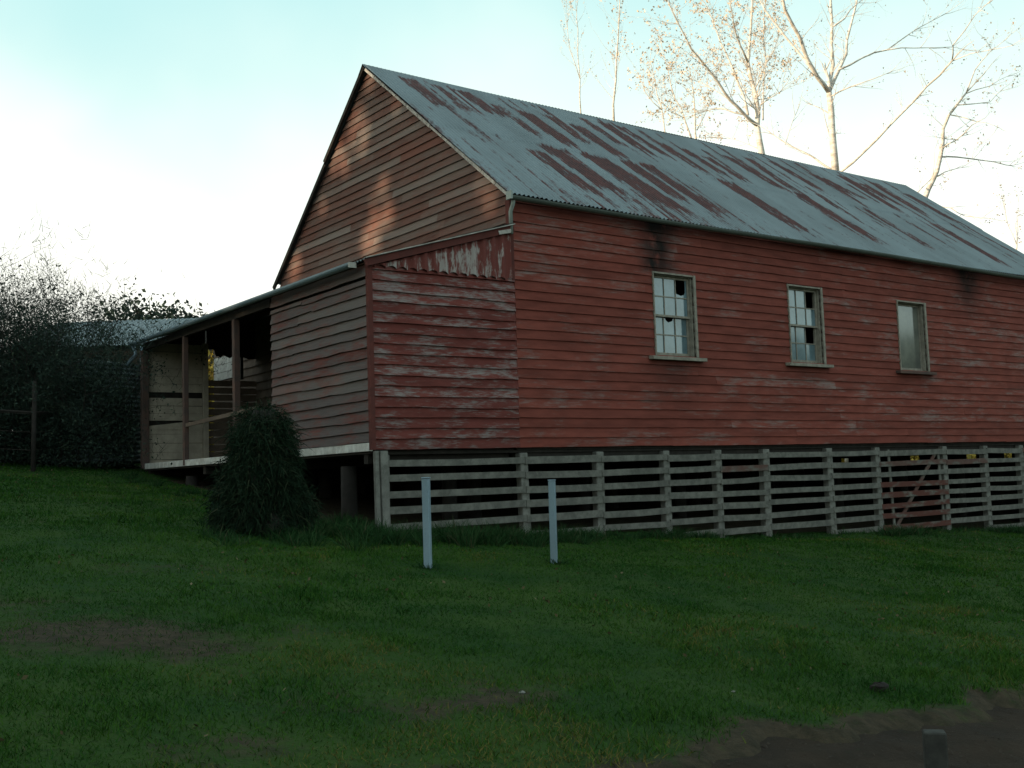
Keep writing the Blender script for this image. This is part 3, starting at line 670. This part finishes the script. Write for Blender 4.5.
# ------------------------------------------------------------------ leaf and twig tools
def leaves(name, C3, size, mat, parent=None, aspect=.5, droop=0.0, rng=RNG, bend=True):
    """one leaf quad at each centre"""
    n = len(C3); d = rng.normal(size=(n, 3)); d[:, 2] -= droop; d /= np.linalg.norm(d, axis=1)[:, None]
    e = np.cross(d, rng.normal(size=(n, 3))); e /= np.linalg.norm(e, axis=1)[:, None]; s = size*rng.uniform(.6, 1.3, (n, 1))
    V = np.stack([C3-d*s*.5, C3+e*s*aspect*.5, C3+d*s*.5, C3-e*s*aspect*.5], 1).reshape(-1, 3)
    F = np.arange(4*n).reshape(-1, 4); return arrays_mesh(name, V, F, mat, parent, {'tint': rng.uniform(0, 1, n)})

def strips(name, base, tip_dir, length, width, mat, parent=None, sag=None, tint=None, rng=RNG, segs=2):
    """bent blades: base (n,3), dir (n,3), length (n,), width (n,)"""
    n = len(base); side = np.cross(tip_dir, rng.normal(size=(n, 3))); side /= np.linalg.norm(side, axis=1)[:, None]+1e-9
    sag = np.zeros(n) if sag is None else sag; rows = []
    for k in range(segs+1):
        t = k/segs; c = base+tip_dir*(length*t)[:, None]; c = c.copy(); c[:, 2] -= sag*t*t; wd = width*(1-.85*t)
        rows += [c-side*(wd/2)[:, None], c+side*(wd/2)[:, None]]
    V = np.stack(rows, 1).reshape(-1, 3); m = 2*(segs+1); o = np.arange(n)[:, None]*m
    F = np.concatenate([o+np.array([[2*k, 2*k+1, 2*k+3, 2*k+2]]) for k in range(segs)], 0)
    tint = rng.uniform(0, 1, n) if tint is None else tint
    return arrays_mesh(name, V, F, mat, parent, {'tint': np.tile(tint, segs)})

# ------------------------------------------------------------------ grass
def vis(x, y, m=40):
    d = np.stack([x, y, hraw(x, y)], -1)-CAM; dz = d@FW; px = 512+FL*(d@RT)/dz; py = 384-FL*(d@UP)/dz
    return dz, (dz > 3.5) & (px > -m) & (px < 1024+m) & (py < 768+m*2)
def scatter(n, x0, x1, y0, y1): return RNG.uniform(x0, x1, n), RNG.uniform(y0, y1, n)
gxs, gys = scatter(4000000, -13, 19, -9, 13)
dz, ok = vis(gxs, gys, 320); dens = np.where(dz < 8, 1.0, np.where(dz < 12, .55, np.where(dz < 17, .30, .16)))
dens *= .35+.8*vnoise(gxs, gys, 5, 21); b_ = bare_amt(gxs, gys)+.5*(vnoise(gxs, gys, 6, 22)-.5); dens *= np.clip(1.25-1.3*b_, .16, 1)
ok &= RNG.uniform(size=len(gxs)) < dens*.8; ok &= gys > edge_y(gxs)+.03-.35*np.clip(vnoise(gxs, gys, 2.6, 41)*1.6-.75, 0, 1)*RNG.uniform(0, 1, len(gxs))
ok &= ~((gxs > -2.1) & (gys > .1) & (gys < 8.2)); ok &= ~((gys > 9) & (gxs > -1))
gxs, gys, dz = gxs[ok], gys[ok], dz[ok]; n = len(gxs); print('grass blades', n)
base = np.stack([gxs, gys, height(gxs, gys)-.005], -1); tuft = vnoise(gxs, gys, 3.2, 31)*vnoise(gxs, gys, .8, 32)
ln = RNG.uniform(.028, .06, n)*(.55+1.6*tuft); ln *= np.where(gys < edge_y(gxs)+.5, 1.25, 1)
dr = RNG.normal(size=(n, 3))*.55; dr[:, 2] = 1; dr /= np.linalg.norm(dr, axis=1)[:, None]
yel = np.exp(-(((gxs+5.6)/1.6)**2+((gys+5.9)/1.1)**2))*.45+.35*(vnoise(gxs, gys, .5, 33)-.4)+.30*np.exp(-(gys-edge_y(gxs))/.5)
tint = np.clip(RNG.uniform(0, .72, n)+.8*yel+.6*(vnoise(gxs, gys, 1.1, 34)-.5)+.35*(vnoise(gxs, gys, 3.7, 35)-.5), 0, 1)
g = strips('grass', base, dr, ln, np.where(dz < 8, .0055, np.where(dz < 12, .008, .013))*RNG.uniform(.7, 1.3, n), M_grass, None, ln*.25, tint)
tag(g, 'short dark green grass covering the slope', 'grass', kind='stuff')
# long grass by the barn foot
bx = []; by = []; bl = []
lx = []; ly = []
def tuft(cx, cy, n, l0, l1, r=.07):
    a = RNG.uniform(0, 6.28, n); rr = r*np.sqrt(RNG.uniform(0, 1, n)); bx.append(cx+rr*np.cos(a)); by.append(cy+rr*np.sin(a)); bl.append(RNG.uniform(l0, l1, n))
    lx.append(np.cos(a)*rr/r*.6); ly.append(np.sin(a)*rr/r*.6)
def patch(n, cx, cy, sx, sy, l0, l1):
    for k in range(n//45):
        q = random.uniform(.5, 1.0); tuft(random.gauss(cx, sx), random.gauss(cy, sy), 45, l0*q, l1*q, random.uniform(.05, .13))
patch(2800, -1.35, -.7, .5, .22, .22, .5); patch(1500, -.2, -.6, .5, .2, .18, .42); patch(2200, -2.6, .1, .45, .5, .2, .45); patch(2500, -2.85, .6, .35, .7, .2, .42)
patch(1600, -3.6, -.35, .4, .25, .15, .34); patch(1000, 1.0, -.4, .6, .15, .12, .3)
for k in range(330): tuft(random.uniform(-2.2, 14.5), -.14+random.gauss(0, .09), 16, .04, .20*(.3+1.2*random.random()**2), .06)
for (cx, n_) in ((7.6, 500), (8.3, 400), (11.3, 900), (2.4, 500), (3.1, 300), (12.2, 500)): patch(n_, cx, -.3, .3, .1, .15, .38)
patch(1500, -2.6, 5.5, .25, 2.2, .1, .26)
for (cx, cy) in ((-2.93, -2.42), (-1.3, -2.33), (-2.98, -2.36), (-1.25, -2.3)): tuft(cx, cy, 60, .04, .13, .1)
bx = np.concatenate(bx); by = np.concatenate(by); bl = np.concatenate(bl); lx = np.concatenate(lx); ly = np.concatenate(ly); k_ = ~((by > .03) & (bx > -2.0)); bx, by, bl, lx, ly = bx[k_], by[k_], bl[k_], lx[k_], ly[k_]
n = len(bx); dr = RNG.normal(size=(n, 3))*.28; dr[:, 0] += lx; dr[:, 1] += ly; dr[:, 2] = 1; dr /= np.linalg.norm(dr, axis=1)[:, None]
g = strips('long_grass', np.stack([bx, by, height(bx, by)-.01], -1), dr, bl, RNG.uniform(.006, .013, n), M_long_grass, None, bl*.35, None, segs=3)
tag(g, 'long rank grass and weeds along the foot of the barn', 'grass', kind='stuff')

# ------------------------------------------------------------------ drooping bush by the lean-to
bc = np.array([-3.50, .09]); bz = float(height(*bc))
bush = thing('bush', (bc[0], bc[1], bz), 'dark rounded drooping bush in front of the lean-to', 'bush')
prof = lambda t: np.where(t < .8, .66-.36*(t/.8)**1.1, .30*np.sqrt(np.clip(1-((t-.8)/.2)**2, 0, 1)))
BB_, DD_, LL_ = [], [], []
for k in range(46):
    t = (k+.5)/46*.93; a = k*2.4+random.uniform(-.4, .4); rl = random.uniform(.15, .27); rc = float(prof(np.array(t)))*random.uniform(.62, .86)-.06
    c = np.array([bc[0]+rc*math.cos(a), bc[1]+rc*math.sin(a), bz+.05+t*1.26]); m = 900
    d = RNG.normal(size=(m, 3)); d /= np.linalg.norm(d, axis=1)[:, None]
    p = c+d*rl*RNG.uniform(.55, 1.02, m)[:, None]*np.array([1, 1, 1.25]); p[:, 2] = np.maximum(p[:, 2], bz+.03)
    o = np.array([math.cos(a), math.sin(a), 0]); dr = d*.6+o*.35+np.array([0, 0, -.55])+RNG.normal(size=(m, 3))*.8
    BB_.append(p); DD_.append(dr/np.linalg.norm(dr, axis=1)[:, None]); LL_.append(RNG.uniform(.03, .12, m)*np.where(RNG.uniform(size=m) < .05, 2.4, 1))
base = np.concatenate(BB_); n = len(base); L_ = np.concatenate(LL_)
strips('foliage', base, np.concatenate(DD_), L_, RNG.uniform(.006, .015, n), M_bush, bush, L_*.35, None, segs=2)
mb = MB()
for k in range(14):
    a = k*.45; mb.tube([(bc[0], bc[1], bz-.1), (bc[0]+.2*math.cos(a), bc[1]+.2*math.sin(a), bz+.9), (bc[0]+.42*math.cos(a), bc[1]+.42*math.sin(a), bz+.9+.2*random.random())], [.02, .012, .004], 5)
core = []
for k in range(10):
    for j in range(12):
        a = j*math.pi/6; tt = k/9; rr = float(prof(np.array(tt*.96)))*.60; core.append((bc[0]+rr*math.cos(a), bc[1]+rr*math.sin(a), bz-.05+tt*1.42))
fs = [(k*12+j, k*12+(j+1) % 12, (k+1)*12+(j+1) % 12, (k+1)*12+j) for k in range(9) for j in range(12)]
mb.add(core, fs); mb.build('stems', M_twigs, bush)

# ------------------------------------------------------------------ trees
def unit(v): v = np.asarray(v, float); return v/(np.linalg.norm(v)+1e-9)
def twig(mb, p, d, L_, r, lev, tips, up=.25, kids=(3, 5), spread=.55, n=4):
    m = max(3, int(4)); path = [p]; q = np.array(p, float); dd = unit(d)
    for k in range(m):
        dd = unit(dd+np.array([random.gauss(0, .13), random.gauss(0, .13), random.gauss(0, .10)+up*.12])); q = q+dd*L_/m; path.append(q.copy())
    mb.tube(path, [r*(1-.75*k/m) for k in range(m+1)], n if lev > 0 else 3, cap=False)
    if lev <= 0: tips.extend(path[2:]); return
    for c in range(random.randint(*kids)):
        i = random.randint(1, m); s = unit(dd+np.array([random.gauss(0, spread) for _ in range(3)])+np.array([0, 0, up*.6]))
        twig(mb, path[i], s, L_*random.uniform(.45, .7), r*.45*random.uniform(.7, 1.1), lev-1, tips, up, kids, spread, n)

def bare_tree(name, label, cat, group, limbs, depth, base_px, leafmat, leafn, leafsize, r0, twl=1.6, kids=(2, 4), up=.25, twn=1.0, spread=.55):
    """limbs: list of (pixel path, start radius, end radius, depth drift)"""
    b = at(*base_px, depth); zg = float(hraw(b[0], b[1])); t = thing(name, (b[0], b[1], zg), label, cat, group)
    mb = MB(); mb.tube([(b[0], b[1], zg-.3), (b[0], b[1], zg+.5*(b[2]-zg)), b], [r0*1.7, r0*1.25, r0], 10)
    tw = MB(); tips = []
    for (path, ra, rb, drift) in limbs:
        ra *= .84; rb *= .8
        P = [at(x, y, depth+drift*i/(len(path)-1)) for i, (x, y) in enumerate(path)]
        Q = [P[0]]
        for p, q in zip(P[:-1], P[1:]):
            mid = (p+q)/2+RNG.normal(size=3)*np.linalg.norm(q-p)*.025; Q += [mid, q]
        m = len(Q); mb.tube(Q, [ra+(rb-ra)*i/(m-1) for i in range(m)], 8 if ra > .05 else 6)
        tot = sum(np.linalg.norm(q-p) for p, q in zip(P[:-1], P[1:]))
        for k in range(int(tot*3.2*twn)+1):
            f = random.uniform(.2, 1.0)*(m-1); i = min(int(f), m-2); p = Q[i]+(Q[i+1]-Q[i])*(f-i); ax = unit(Q[i+1]-Q[i])
            s = unit(ax*.8+np.array([random.gauss(0, .6), random.gauss(0, .6), random.gauss(0, .35)+.15])); rr = (ra+(rb-ra)*f/(m-1))
            twig(tw, p, s, twl*random.uniform(.5, 1.1)*(1.0-.35*f/(m-1)), max(.008, rr*.24), 2 if random.random() < .5 else 1, tips, up, kids, spread)
        twig(tw, Q[-1], Q[-1]-Q[-2], twl*.8, rb*.9, 2, tips, up, kids, spread)
    mb.add(tw.v, tw.f); mb.build('trunk', M_bark, t, True)
    if leafn and tips:
        T = np.array(tips); c = T[RNG.integers(0, len(T), leafn)]+RNG.normal(size=(leafn, 3))*.025
        leaves('leaves', c, leafsize, leafmat, t, .6)
    return t
TG = 'bare pale trees behind the barn'
bare_tree('bare_tree', 'tall pale forked bare tree rising behind the middle of the barn ridge', 'tree', TG, [
    ([(836,176),(832,130),(829,92)], .125, .095, 0), ([(829,92),(818,78),(800,38),(785,10),(772,-30)], .085, .04, -1.5), ([(818,78),(800,54),(765,10),(745,-20)], .05, .02, 1),
    ([(829,92),(833,65),(832,25),(830,-40)], .075, .035, .5), ([(829,92),(839,70),(847,40),(858,-30)], .065, .025, 1.5), ([(838,70),(862,58),(887,50),(915,30),(945,14)], .035, .01, 2),
    ([(887,50),(915,48),(950,47)], .02, .008, .5), ([(830,97),(850,87),(893,71)], .03, .008, -1), ([(838,174),(866,150),(890,125),(915,100),(940,75),(952,61)], .045, .028, -2),
    ([(952,61),(953,45),(975,15),(1000,-5)], .022, .008, -2.5), ([(952,61),(990,50),(1015,45)], .02, .006, -1.5), ([(834,171),(813,157),(797,149),(778,138),(760,126)], .04, .012, 1.5), ([(834,26),(850,10),(866,-4)], .03, .012, 1),
    ([(785,145),(793,120),(801,98)], .014, .006, 0)], 30, (836, 178), M_dleaf, 380, .055, .13, 1.1, (1, 3), .15, .75)
bare_tree('bare_tree', 'bushy pale tree with orange leaf remnants, left of the forked tree', 'tree', TG, [
    ([(763,160),(757,125),(757,105),(753,86),(748,62),(751,27),(755,-30)], .12, .03, 1), ([(757,125),(745,115),(730,100),(718,82),(704,64),(691,49),(679,25),(667,0)], .07, .018, -2),
    ([(748,115),(743,94),(734,72),(726,53),(716,29),(706,5)], .05, .015, 1.5), ([(748,62),(740,45),(734,27),(728,-5)], .045, .015, -1), ([(755,88),(763,70),(773,51),(779,33)], .028, .01, 1),
    ([(760,105),(780,92),(792,74)], .02, .006, -1), ([(746,115),(722,108),(706,111),(690,118)], .03, .008, 1), ([(762,150),(745,143),(720,138)], .02, .006, 1), ([(763,120),(766,60),(764,20),(768,-20)], .03, .012, 2), ([(730,100),(712,88),(690,78)], .02, .006, 1)],
    33, (763, 163), M_autumn, 5000, .065, .13, 1.3, (2, 4), .2, 1.7)
bare_tree('bare_tree', 'slender leaning bare tree beyond the far end of the barn roof', 'tree', TG, [
    ([(918,212),(925,198),(933,180),(939,162),(942,147),(943,129),(949,115),(959,102),(966,93)], .10, .03, 0), ([(941,157),(957,157),(980,160),(1006,165),(1019,164)], .03, .008, 1.5), ([(938,176),(951,170),(967,167)], .022, .007, 1),
    ([(943,148),(955,141),(972,125),(985,118)], .025, .008, -1.5), ([(934,206),(951,208),(965,216),(982,218),(996,208)], .02, .006, -1), ([(916,194),(930,180)], .03, .012, 0), ([(958,105),(990,102),(1004,88)], .02, .006, 1), ([(951,115),(974,121),(998,127)], .02, .006, -1),
    ([(965,94),(990,86),(1008,76)], .02, .006, 1), ([(966,93),(975,70),(990,52),(1005,40)], .022, .006, -1)], 32, (917, 214), M_dleaf, 520, .065, .11, 1.2, (1, 3), .1, .7)
bare_tree('bare_tree', 'thin straight pale poplar stem above the ridge, furthest left but one', 'tree', TG, [([(614,128),(616,79),(618,40),(620,-10)], .06, .02, 0)], 44, (614, 130), M_autumn, 250, .08, .07, 1.8, (1, 3), .9, 1.0, .25)
bare_tree('bare_tree', 'faint thin poplar stem above the ridge, leftmost of the trees', 'tree', TG, [([(581,116),(580,79),(578,30),(577,5)], .035, .012, 0), ([(580,79),(570,50),(566,20)], .02, .008, 0)], 46, (581, 118), M_autumn, 200, .07, .04, 1.4, (1, 3), .9, 1.0, .25)
bare_tree('bare_tree', 'small twiggy tree with orange leaves low above the ridge', 'tree', TG, [([(697,146),(695,120),(694,99),(690,70)], .05, .014, 0), ([(692,140),(684,118),(675,99),(668,70),(660,40)], .04, .012, .5), ([(697,130),(706,112),(712,95)], .025, .008, 1), ([(684,118),(672,112),(660,100)], .02, .007, 0), ([(665,134),(662,110),(655,80),(650,60)], .035, .01, 1.5), ([(662,110),(645,92),(638,75)], .02, .007, 0)], 38, (694, 150), M_autumn, 1700, .075, .06, 1.3, (2, 4), .3, 1.2)
bare_tree('bare_tree', 'tiny distant twiggy tree at the right edge above the roof end', 'tree', TG, [([(1013,275),(1017,245),(1018,215)], .05, .015, 0), ([(1017,245),(1008,225),(1004,205)], .02, .008, 0)], 46, (1013, 278), M_dleaf, 150, .08, .06, 1.5, (1, 3), .6, .9)
# yellow shrubs in the sun behind the barn
def shrub(name, label, cat, p, rx, rz, mat, n, size, group=None, droop=0.0, stem=True):
    z = float(hraw(p[0], p[1])); t = thing(name, (p[0], p[1], z), label, cat, group)
    d = RNG.normal(size=(n, 3)); d /= np.linalg.norm(d, axis=1)[:, None]; rr = RNG.uniform(0, 1, n)**.45
    lump = .75+.5*vnoise(np.arctan2(d[:, 1], d[:, 0])*2, d[:, 2]*3, 1, 71)
    c = np.array([p[0], p[1], z+rz])+d*(rr*lump)[:, None]*np.array([rx, rx, rz]); c[:, 2] = np.maximum(c[:, 2], z+.02)
    leaves('foliage', c, size, mat, t, .6, droop)
    mb = MB(); tips = []
    for k in range(7): twig(mb, (p[0]+random.gauss(0, .1), p[1]+random.gauss(0, .1), z-.05), (random.gauss(0, .4), random.gauss(0, .4), 1), rz*1.3, .03, 1, tips)
    mb.build('stems', M_twigs, t); return t
shrub('autumn_shrub', 'yellow autumn shrub glimpsed through the verandah window gap', 'shrub', (.95, 13.6), .75, 1.45, M_yellow, 2200, .14, 'yellow shrubs behind the barn')
for px, dp, lab in ((845, 36, 'sunlit yellow shrub glimpsed under the barn floor, left of the screen gate'), (925, 38, 'sunlit yellow shrub glimpsed under the barn floor, above the screen gate'), (1000, 40, 'sunlit yellow shrub glimpsed under the barn floor, at the right edge')):
    p = at(px, 458, dp); shrub('autumn_shrub', lab, 'shrub', p[:2], 1.8, max(1.3, float(p[2]-hraw(p[0], p[1]))*.9+.3), M_yellow, 5500, .16, 'yellow shrubs behind the barn')
# ------------------------------------------------------------------ left background: tank, shed, thicket, tree
tc_ = np.array([-2.62, 10.2]); tz = float(hraw(*tc_)); R0 = 1.12; TH = 1.8
tank = thing('water_tank', (tc_[0], tc_[1], tz), 'round corrugated iron water tank beside the verandah end', 'water tank')
zs = np.arange(0, TH, .012); th = np.linspace(0, 2*np.pi, 97); A, B = np.meshgrid(th, zs, indexing='ij')
rr = R0+.014*np.sin(2*np.pi*B/.085)-.03*((np.abs(B-.95) < .05)|(np.abs(B-1.28) < .05))
grid_mesh('tank_wall', np.stack([tc_[0]+rr*np.cos(A), tc_[1]+rr*np.sin(A), tz+B], -1), M_tank, tank)
mb = MB(); mb.tube([(*tc_, tz+TH-.01), (*tc_, tz+TH+.03), (*tc_, tz+TH+.2)], [R0+.02, R0+.02, .1], 48); mb.build('tank_lid', M_tank, tank)
mb = MB(); mb.tube([(tc_[0]+.8, tc_[1]-.85, tz), (tc_[0]+.8, tc_[1]-.85, tz+2.2)], .04, 8); mb.build('overflow_pipe', M_galv, tank, True)

shed = thing('shed', at(120, 400, 27), 'low shed with grey corrugated roof behind the thicket', 'shed')
A0 = at(58, 322, 29); A1 = at(215, 318, 29); ex = unit(np.array([A1[0]-A0[0], A1[1]-A0[1], 0])); ey = np.array([-ex[1], ex[0], 0]); LN = float(np.linalg.norm((A1-A0)[:2])); zr = (A0[2]+A1[2])/2
if ey@(CAM-A0) > 0: ey = -ey
u_ = np.arange(0, LN, .02); v_ = np.linspace(0, 1, 4); A, B = np.meshgrid(u_, v_, indexing='ij')
for sgn, nm in ((-1, 'roof'), (1, 'roof')):
    P = np.array([A0[0], A0[1], zr])+A[..., None]*ex+(B*3.0*sgn)[..., None]*ey+np.stack([0*A, 0*A, -B*1.05+.012*np.sin(2*np.pi*A/.12)], -1)
    grid_mesh('roof', P, M_shedroof, shed)
mb = MB(); zg = float(hraw(A0[0], A0[1]))-.3; zt = zr-1.0; c0 = np.array([A0[0], A0[1], 0])
q = [c0+ex*.2-ey*2.8, c0+ex*(LN-.2)-ey*2.8, c0+ex*(LN-.2)+ey*2.8, c0+ex*.2+ey*2.8]
mb.add([(*p[:2], z) for z in (zg, zt) for p in q]+[(*(c0+ex*.2)[:2], zr-.05), (*(c0+ex*(LN-.2))[:2], zr-.05)], [(0, 1, 5, 4), (1, 2, 6, 9, 5), (2, 3, 7, 6), (3, 0, 4, 8, 7)]); mb.build('wall', M_stump, shed)

def thicket(px, depth, hgt, rad, label, nst, lev=3, leafn=5000, twk=(3, 4)):
    p = at(px, 470, depth); z = float(hraw(p[0], p[1])); t = thing('thicket_shrub', (p[0], p[1], z), label, 'shrub', 'dark tangled shrubs by the tank')
    mb = MB(); tips = []
    for k in range(nst):
        a = random.uniform(0, 6.28); rr = rad*.45*random.random(); d = (math.cos(a)*.42, math.sin(a)*.42, 1)
        twig(mb, (p[0]+rr*math.cos(a), p[1]+rr*math.sin(a), z-.1), d, hgt*random.uniform(.42, .70), .022, lev, tips, .15, twk, .6)
    mb.build('branches', M_twigs, t)
    T = np.array(tips); T = T[T[:, 2] < z+hgt*.93]; c = T[RNG.integers(0, len(T), leafn*2)]+RNG.normal(size=(leafn*2, 3))*.12
    n2 = leafn*3; th_ = RNG.uniform(0, 6.28, n2); rr = rad*np.sqrt(RNG.uniform(0, 1, n2)); c2 = np.stack([p[0]+rr*np.cos(th_), p[1]+rr*np.sin(th_), z+hgt*.68*RNG.uniform(0, 1, n2)**.9*np.sqrt(np.clip(1.1-(rr/rad)**2, 0, 1))], -1)
    dd = RNG.normal(size=(leafn*2, 3)); dd[:, 2] = np.abs(dd[:, 2])+.3; dd /= np.linalg.norm(dd, axis=1)[:, None]
    T2 = np.array(tips); c3 = T2[RNG.integers(0, len(T2), leafn*2)]+RNG.normal(size=(leafn*2, 3))*.08
    strips('sprigs', c3, dd, RNG.uniform(.08, .3, leafn*2), np.full(leafn*2, .009), M_ever, t)
    leaves('foliage', np.concatenate([c, c2]), .055, M_ever, t, .5); return t
thicket(-15, 19.5, 3.55, 1.1, 'dark tangled bare-topped shrub at the left edge', 30)
thicket(32, 20.2, 3.5, 1.0, 'dark tangled shrub behind the thin wire fence post', 30)
thicket(78, 20.0, 3.1, 1.0, 'dark tangled shrub spreading in front of the water tank', 26)
thicket(-5, 24, 3.9, 1.3, 'thin twiggy shrub seen above and behind the left thicket', 26, leafn=1200)
for px, dp in ((-130, 20.5), (-235, 21.5)): thicket(px, dp, 3.3, 1.2, 'dark tangled shrub continuing the thicket beyond the left edge', 24)
# evergreen behind the shed
def leafy_tree(name, label, cat, p, h0, h1, rx, mat, n, size, group=None, z=None, holes=None, rtop=.3, ncl=34):
    z = float(hraw(p[0], p[1])) if z is None else z; t = thing(name, (p[0], p[1], z), label, cat, group); mb = MB(); tips = []
    mb.tube([(p[0], p[1], z-.3), (p[0]+.1, p[1], z+h0+.3*(h1-h0)), (p[0], p[1], z+h1*.9)], [.25, .16, .04], 8)
    cl = []
    for k in range(ncl):
        zz = h0+(h1-h0)*random.random(); a = random.uniform(0, 6.28); f = (zz-h0)/(h1-h0); rr = rx*(1-(1-rtop)*f)*math.sqrt(random.random())
        c = np.array([p[0]+rr*math.cos(a), p[1]+rr*math.sin(a), z+zz]); cl.append(c)
        mb.tube([(p[0], p[1], z+max(.5, zz-.8)), (c+np.array([p[0], p[1], z+zz]))/2, c], [.05, .03, .01], 5)
    mb.build('trunk', M_twigs, t); cl = np.array(cl); c = cl[RNG.integers(0, len(cl), n)]+RNG.normal(size=(n, 3))*np.array([.38, .38, .26])*rx/1.6
    if holes is not None:
        keep = np.ones(n, bool)
        for q, r in holes: d = c-q; d = d-np.outer(d@TO_SUN, TO_SUN); keep &= np.linalg.norm(d, axis=1) > r
        c = c[keep]
    leaves('crown', c, size, mat, t, .55); return t
for (px, py, dp, rx, lab) in ((140, 308, 33, 1.3, 'leafy evergreen crown showing above the shed roof'), (182, 318, 34, .9, 'lower evergreen crown between shed roof and verandah gutter')):
    p = at(px, py, dp); z = float(hraw(p[0], p[1])); leafy_tree('evergreen_tree', lab, 'tree', p[:2], max(.8, p[2]-z-2.2), p[2]-z+.05, rx, M_ever, 3000, .16, 'evergreens behind the shed', z, rtop=.8)
# wire fence in front of the thicket
fz = []
fence = thing('wire_fence', (at(33, 463, 18.3)[0], at(33, 463, 18.3)[1], float(height(*at(33, 463, 18.3)[:2]))), 'thin wire fence with weathered post before the dark thicket', 'fence')
fp = [at(px, 463, d) for px, d in ((-60, 17.9), (33, 18.3), (60, 19.6))]
for p in fp:
    z = float(height(p[0], p[1])); mb = MB(); mb.tube([(p[0], p[1], z-.3), (p[0]+.02, p[1], z+1.5)], [.04, .035], 8); mb.build('post', M_stump, fence, True)
mb = MB()
for hh in (.35, .65, .95):
    mb.tube([(p[0], p[1], float(height(p[0], p[1]))+hh) for p in fp], .006, 4)
mb.build('wire', M_dark, fence); mb = MB(); mb.tube([(p[0], p[1], float(height(p[0], p[1]))+.98) for p in fp], .02, 6); mb.build('rail', M_stump, fence)

# ------------------------------------------------------------------ small things on the ground
def lump(name, px, py, sz, mat, label, cat, flat=.5):
    d = ray(px, py); nn = np.array([.05, -.11, 1]); t = (-1.1-CAM@nn)/(d@nn); p = CAM+d*t; z = float(height(p[0], p[1])); mb = MB(); vs = []; fs = []
    for i in range(7):
        for j in range(10):
            a = 2*math.pi*j/10; e = -math.pi/2+math.pi*i/6; r = sz*(1+random.uniform(-.18, .18)); vs.append((p[0]+r*math.cos(e)*math.cos(a), p[1]+r*math.cos(e)*math.sin(a), z+sz*flat*.6+r*flat*math.sin(e)))
    for i in range(6):
        for j in range(10): fs.append((i*10+j, i*10+(j+1) % 10, (i+1)*10+(j+1) % 10, (i+1)*10+j))
    mb.add(vs, fs); tag(mb.build(name, mat, None, False), label, cat)
lump('stone', 522, 693, .017, M_stone, 'small pale stone in the grass, nearer the middle', 'stone')
lump('stone', 733, 688, .013, M_stone, 'tiny pale stone in the grass, right of centre', 'stone')
lump('soil_mound', 880, 691, .06, M_clod, 'dark clod of soil at the grass edge by the track', 'soil', .55)
pb = at(934, 790, 4.9); 
post = MB(); zg = float(hraw(pb[0], pb[1])); pt = at(934, 731, 4.9); post.bar((pt[0], pt[1], zg-.4), (pt[0], pt[1], pt[2]), .095, .08, up=(.77, .63, 0))
tag(post.build('wooden_stake', M_brownst, None, bevel=.006), 'short dark wooden stake rising at the bottom edge beside the dirt track', 'stake')

n = 2600; x = RNG.uniform(-9, 3, n); y = edge_y(x)-RNG.uniform(0, 1, n)**1.6*2.2+.05; r_ = RNG.uniform(.003, .012, n)*np.where(RNG.uniform(size=n) < .06, 2, 1)
zb_ = hraw(x, y)-.045+.03*(vnoise(x, y, 3, 9)-.5)+.02*np.sin(y*16+x*2.5+2*vnoise(x, y, 1, 4))*np.clip(edge_y(x)-y, 0, 1)
V = np.stack([np.stack([x, y, zb_], -1)+r_[:, None]*(np.array(o)+RNG.normal(size=(n, 3))*.25) for o in ((1, 0, 0), (-.5, .87, 0), (-.5, -.87, 0), (0, 0, 1.1))], 1).reshape(-1, 3)
F = (np.arange(n)*4)[:, None, None]+np.array([[0, 1, 3], [1, 2, 3], [2, 0, 3]])[None]
tag(arrays_mesh('soil_crumbs', V, F.reshape(-1, 3), M_crumb), 'crumbs of soil and grit on the dirt track', 'soil', kind='stuff')

x, y = scatter(2600, -9, 12, -7.4, 8); dz, ok = vis(x, y); ok &= (vnoise(x, y, .45, 95) > .45) & ~((x > -2.2) & (y > -.1)); x, y = x[ok], y[ok]
tag(leaves('fallen_leaves', np.stack([x, y, height(x, y)+.03], -1), .034, M_fallen, None, .6), 'small dead leaves scattered over the grass', 'leaves', kind='stuff')

# ------------------------------------------------------------------ windbreak west of the lawn and the wood to the south-east (they shade the slope, show in the glass)
SUN_GAPS = [((356, 131), .34), ((346, 144), .28), ((334, 160), .10), ((371, 78), .12), ((375, 227), .16), ((384, 186), .06), ((388, 216), .10), ((371, 243), .20), ((295, 267), .18), ((324, 208), .06), ((485, 194), .14), ((397, 108), .02)]  # gaps cut in the crowns along sun rays to throw the gable's light patches
SUN_GAPS = [(atx(*q, 0), r+.16) for q, r in SUN_GAPS]
k = 0
for y in np.arange(-16, 21, 3.3):
    x = -38+random.uniform(-1.2, 1.2); z = float(hraw(x, y)); hi = 10.2 if y < 7.5 else (13.2 if y < 19.5 else 11.8)
    leafy_tree('windbreak_tree', 'dense dark evergreen of the windbreak west of the lawn', 'tree', (x, float(y)), .2, hi-z, 2.6, M_ever, 13000 if 5 < y < 20 else 8000, .42, 'windbreak trees west of the lawn', z, SUN_GAPS, rtop=.75, ncl=90)
n = 9000; a = RNG.uniform(.28, 1.0, n); R_ = RNG.uniform(75, 95, n); x = CAM[0]+18+R_*np.cos(a-.9); y = CAM[1]+R_*np.sin(a-.9); hh = 13.5+4*vnoise(a*30, a*0, 1, 81)
fw = leaves('far_wood', np.stack([x, y, hraw(x, y)+hh*RNG.uniform(0, 1, n)], -1), 1.7, M_farleaf, None, .7)
tag(fw, 'far wood across the paddock', 'wood', kind='stuff')
print('done', len(bpy.data.objects))
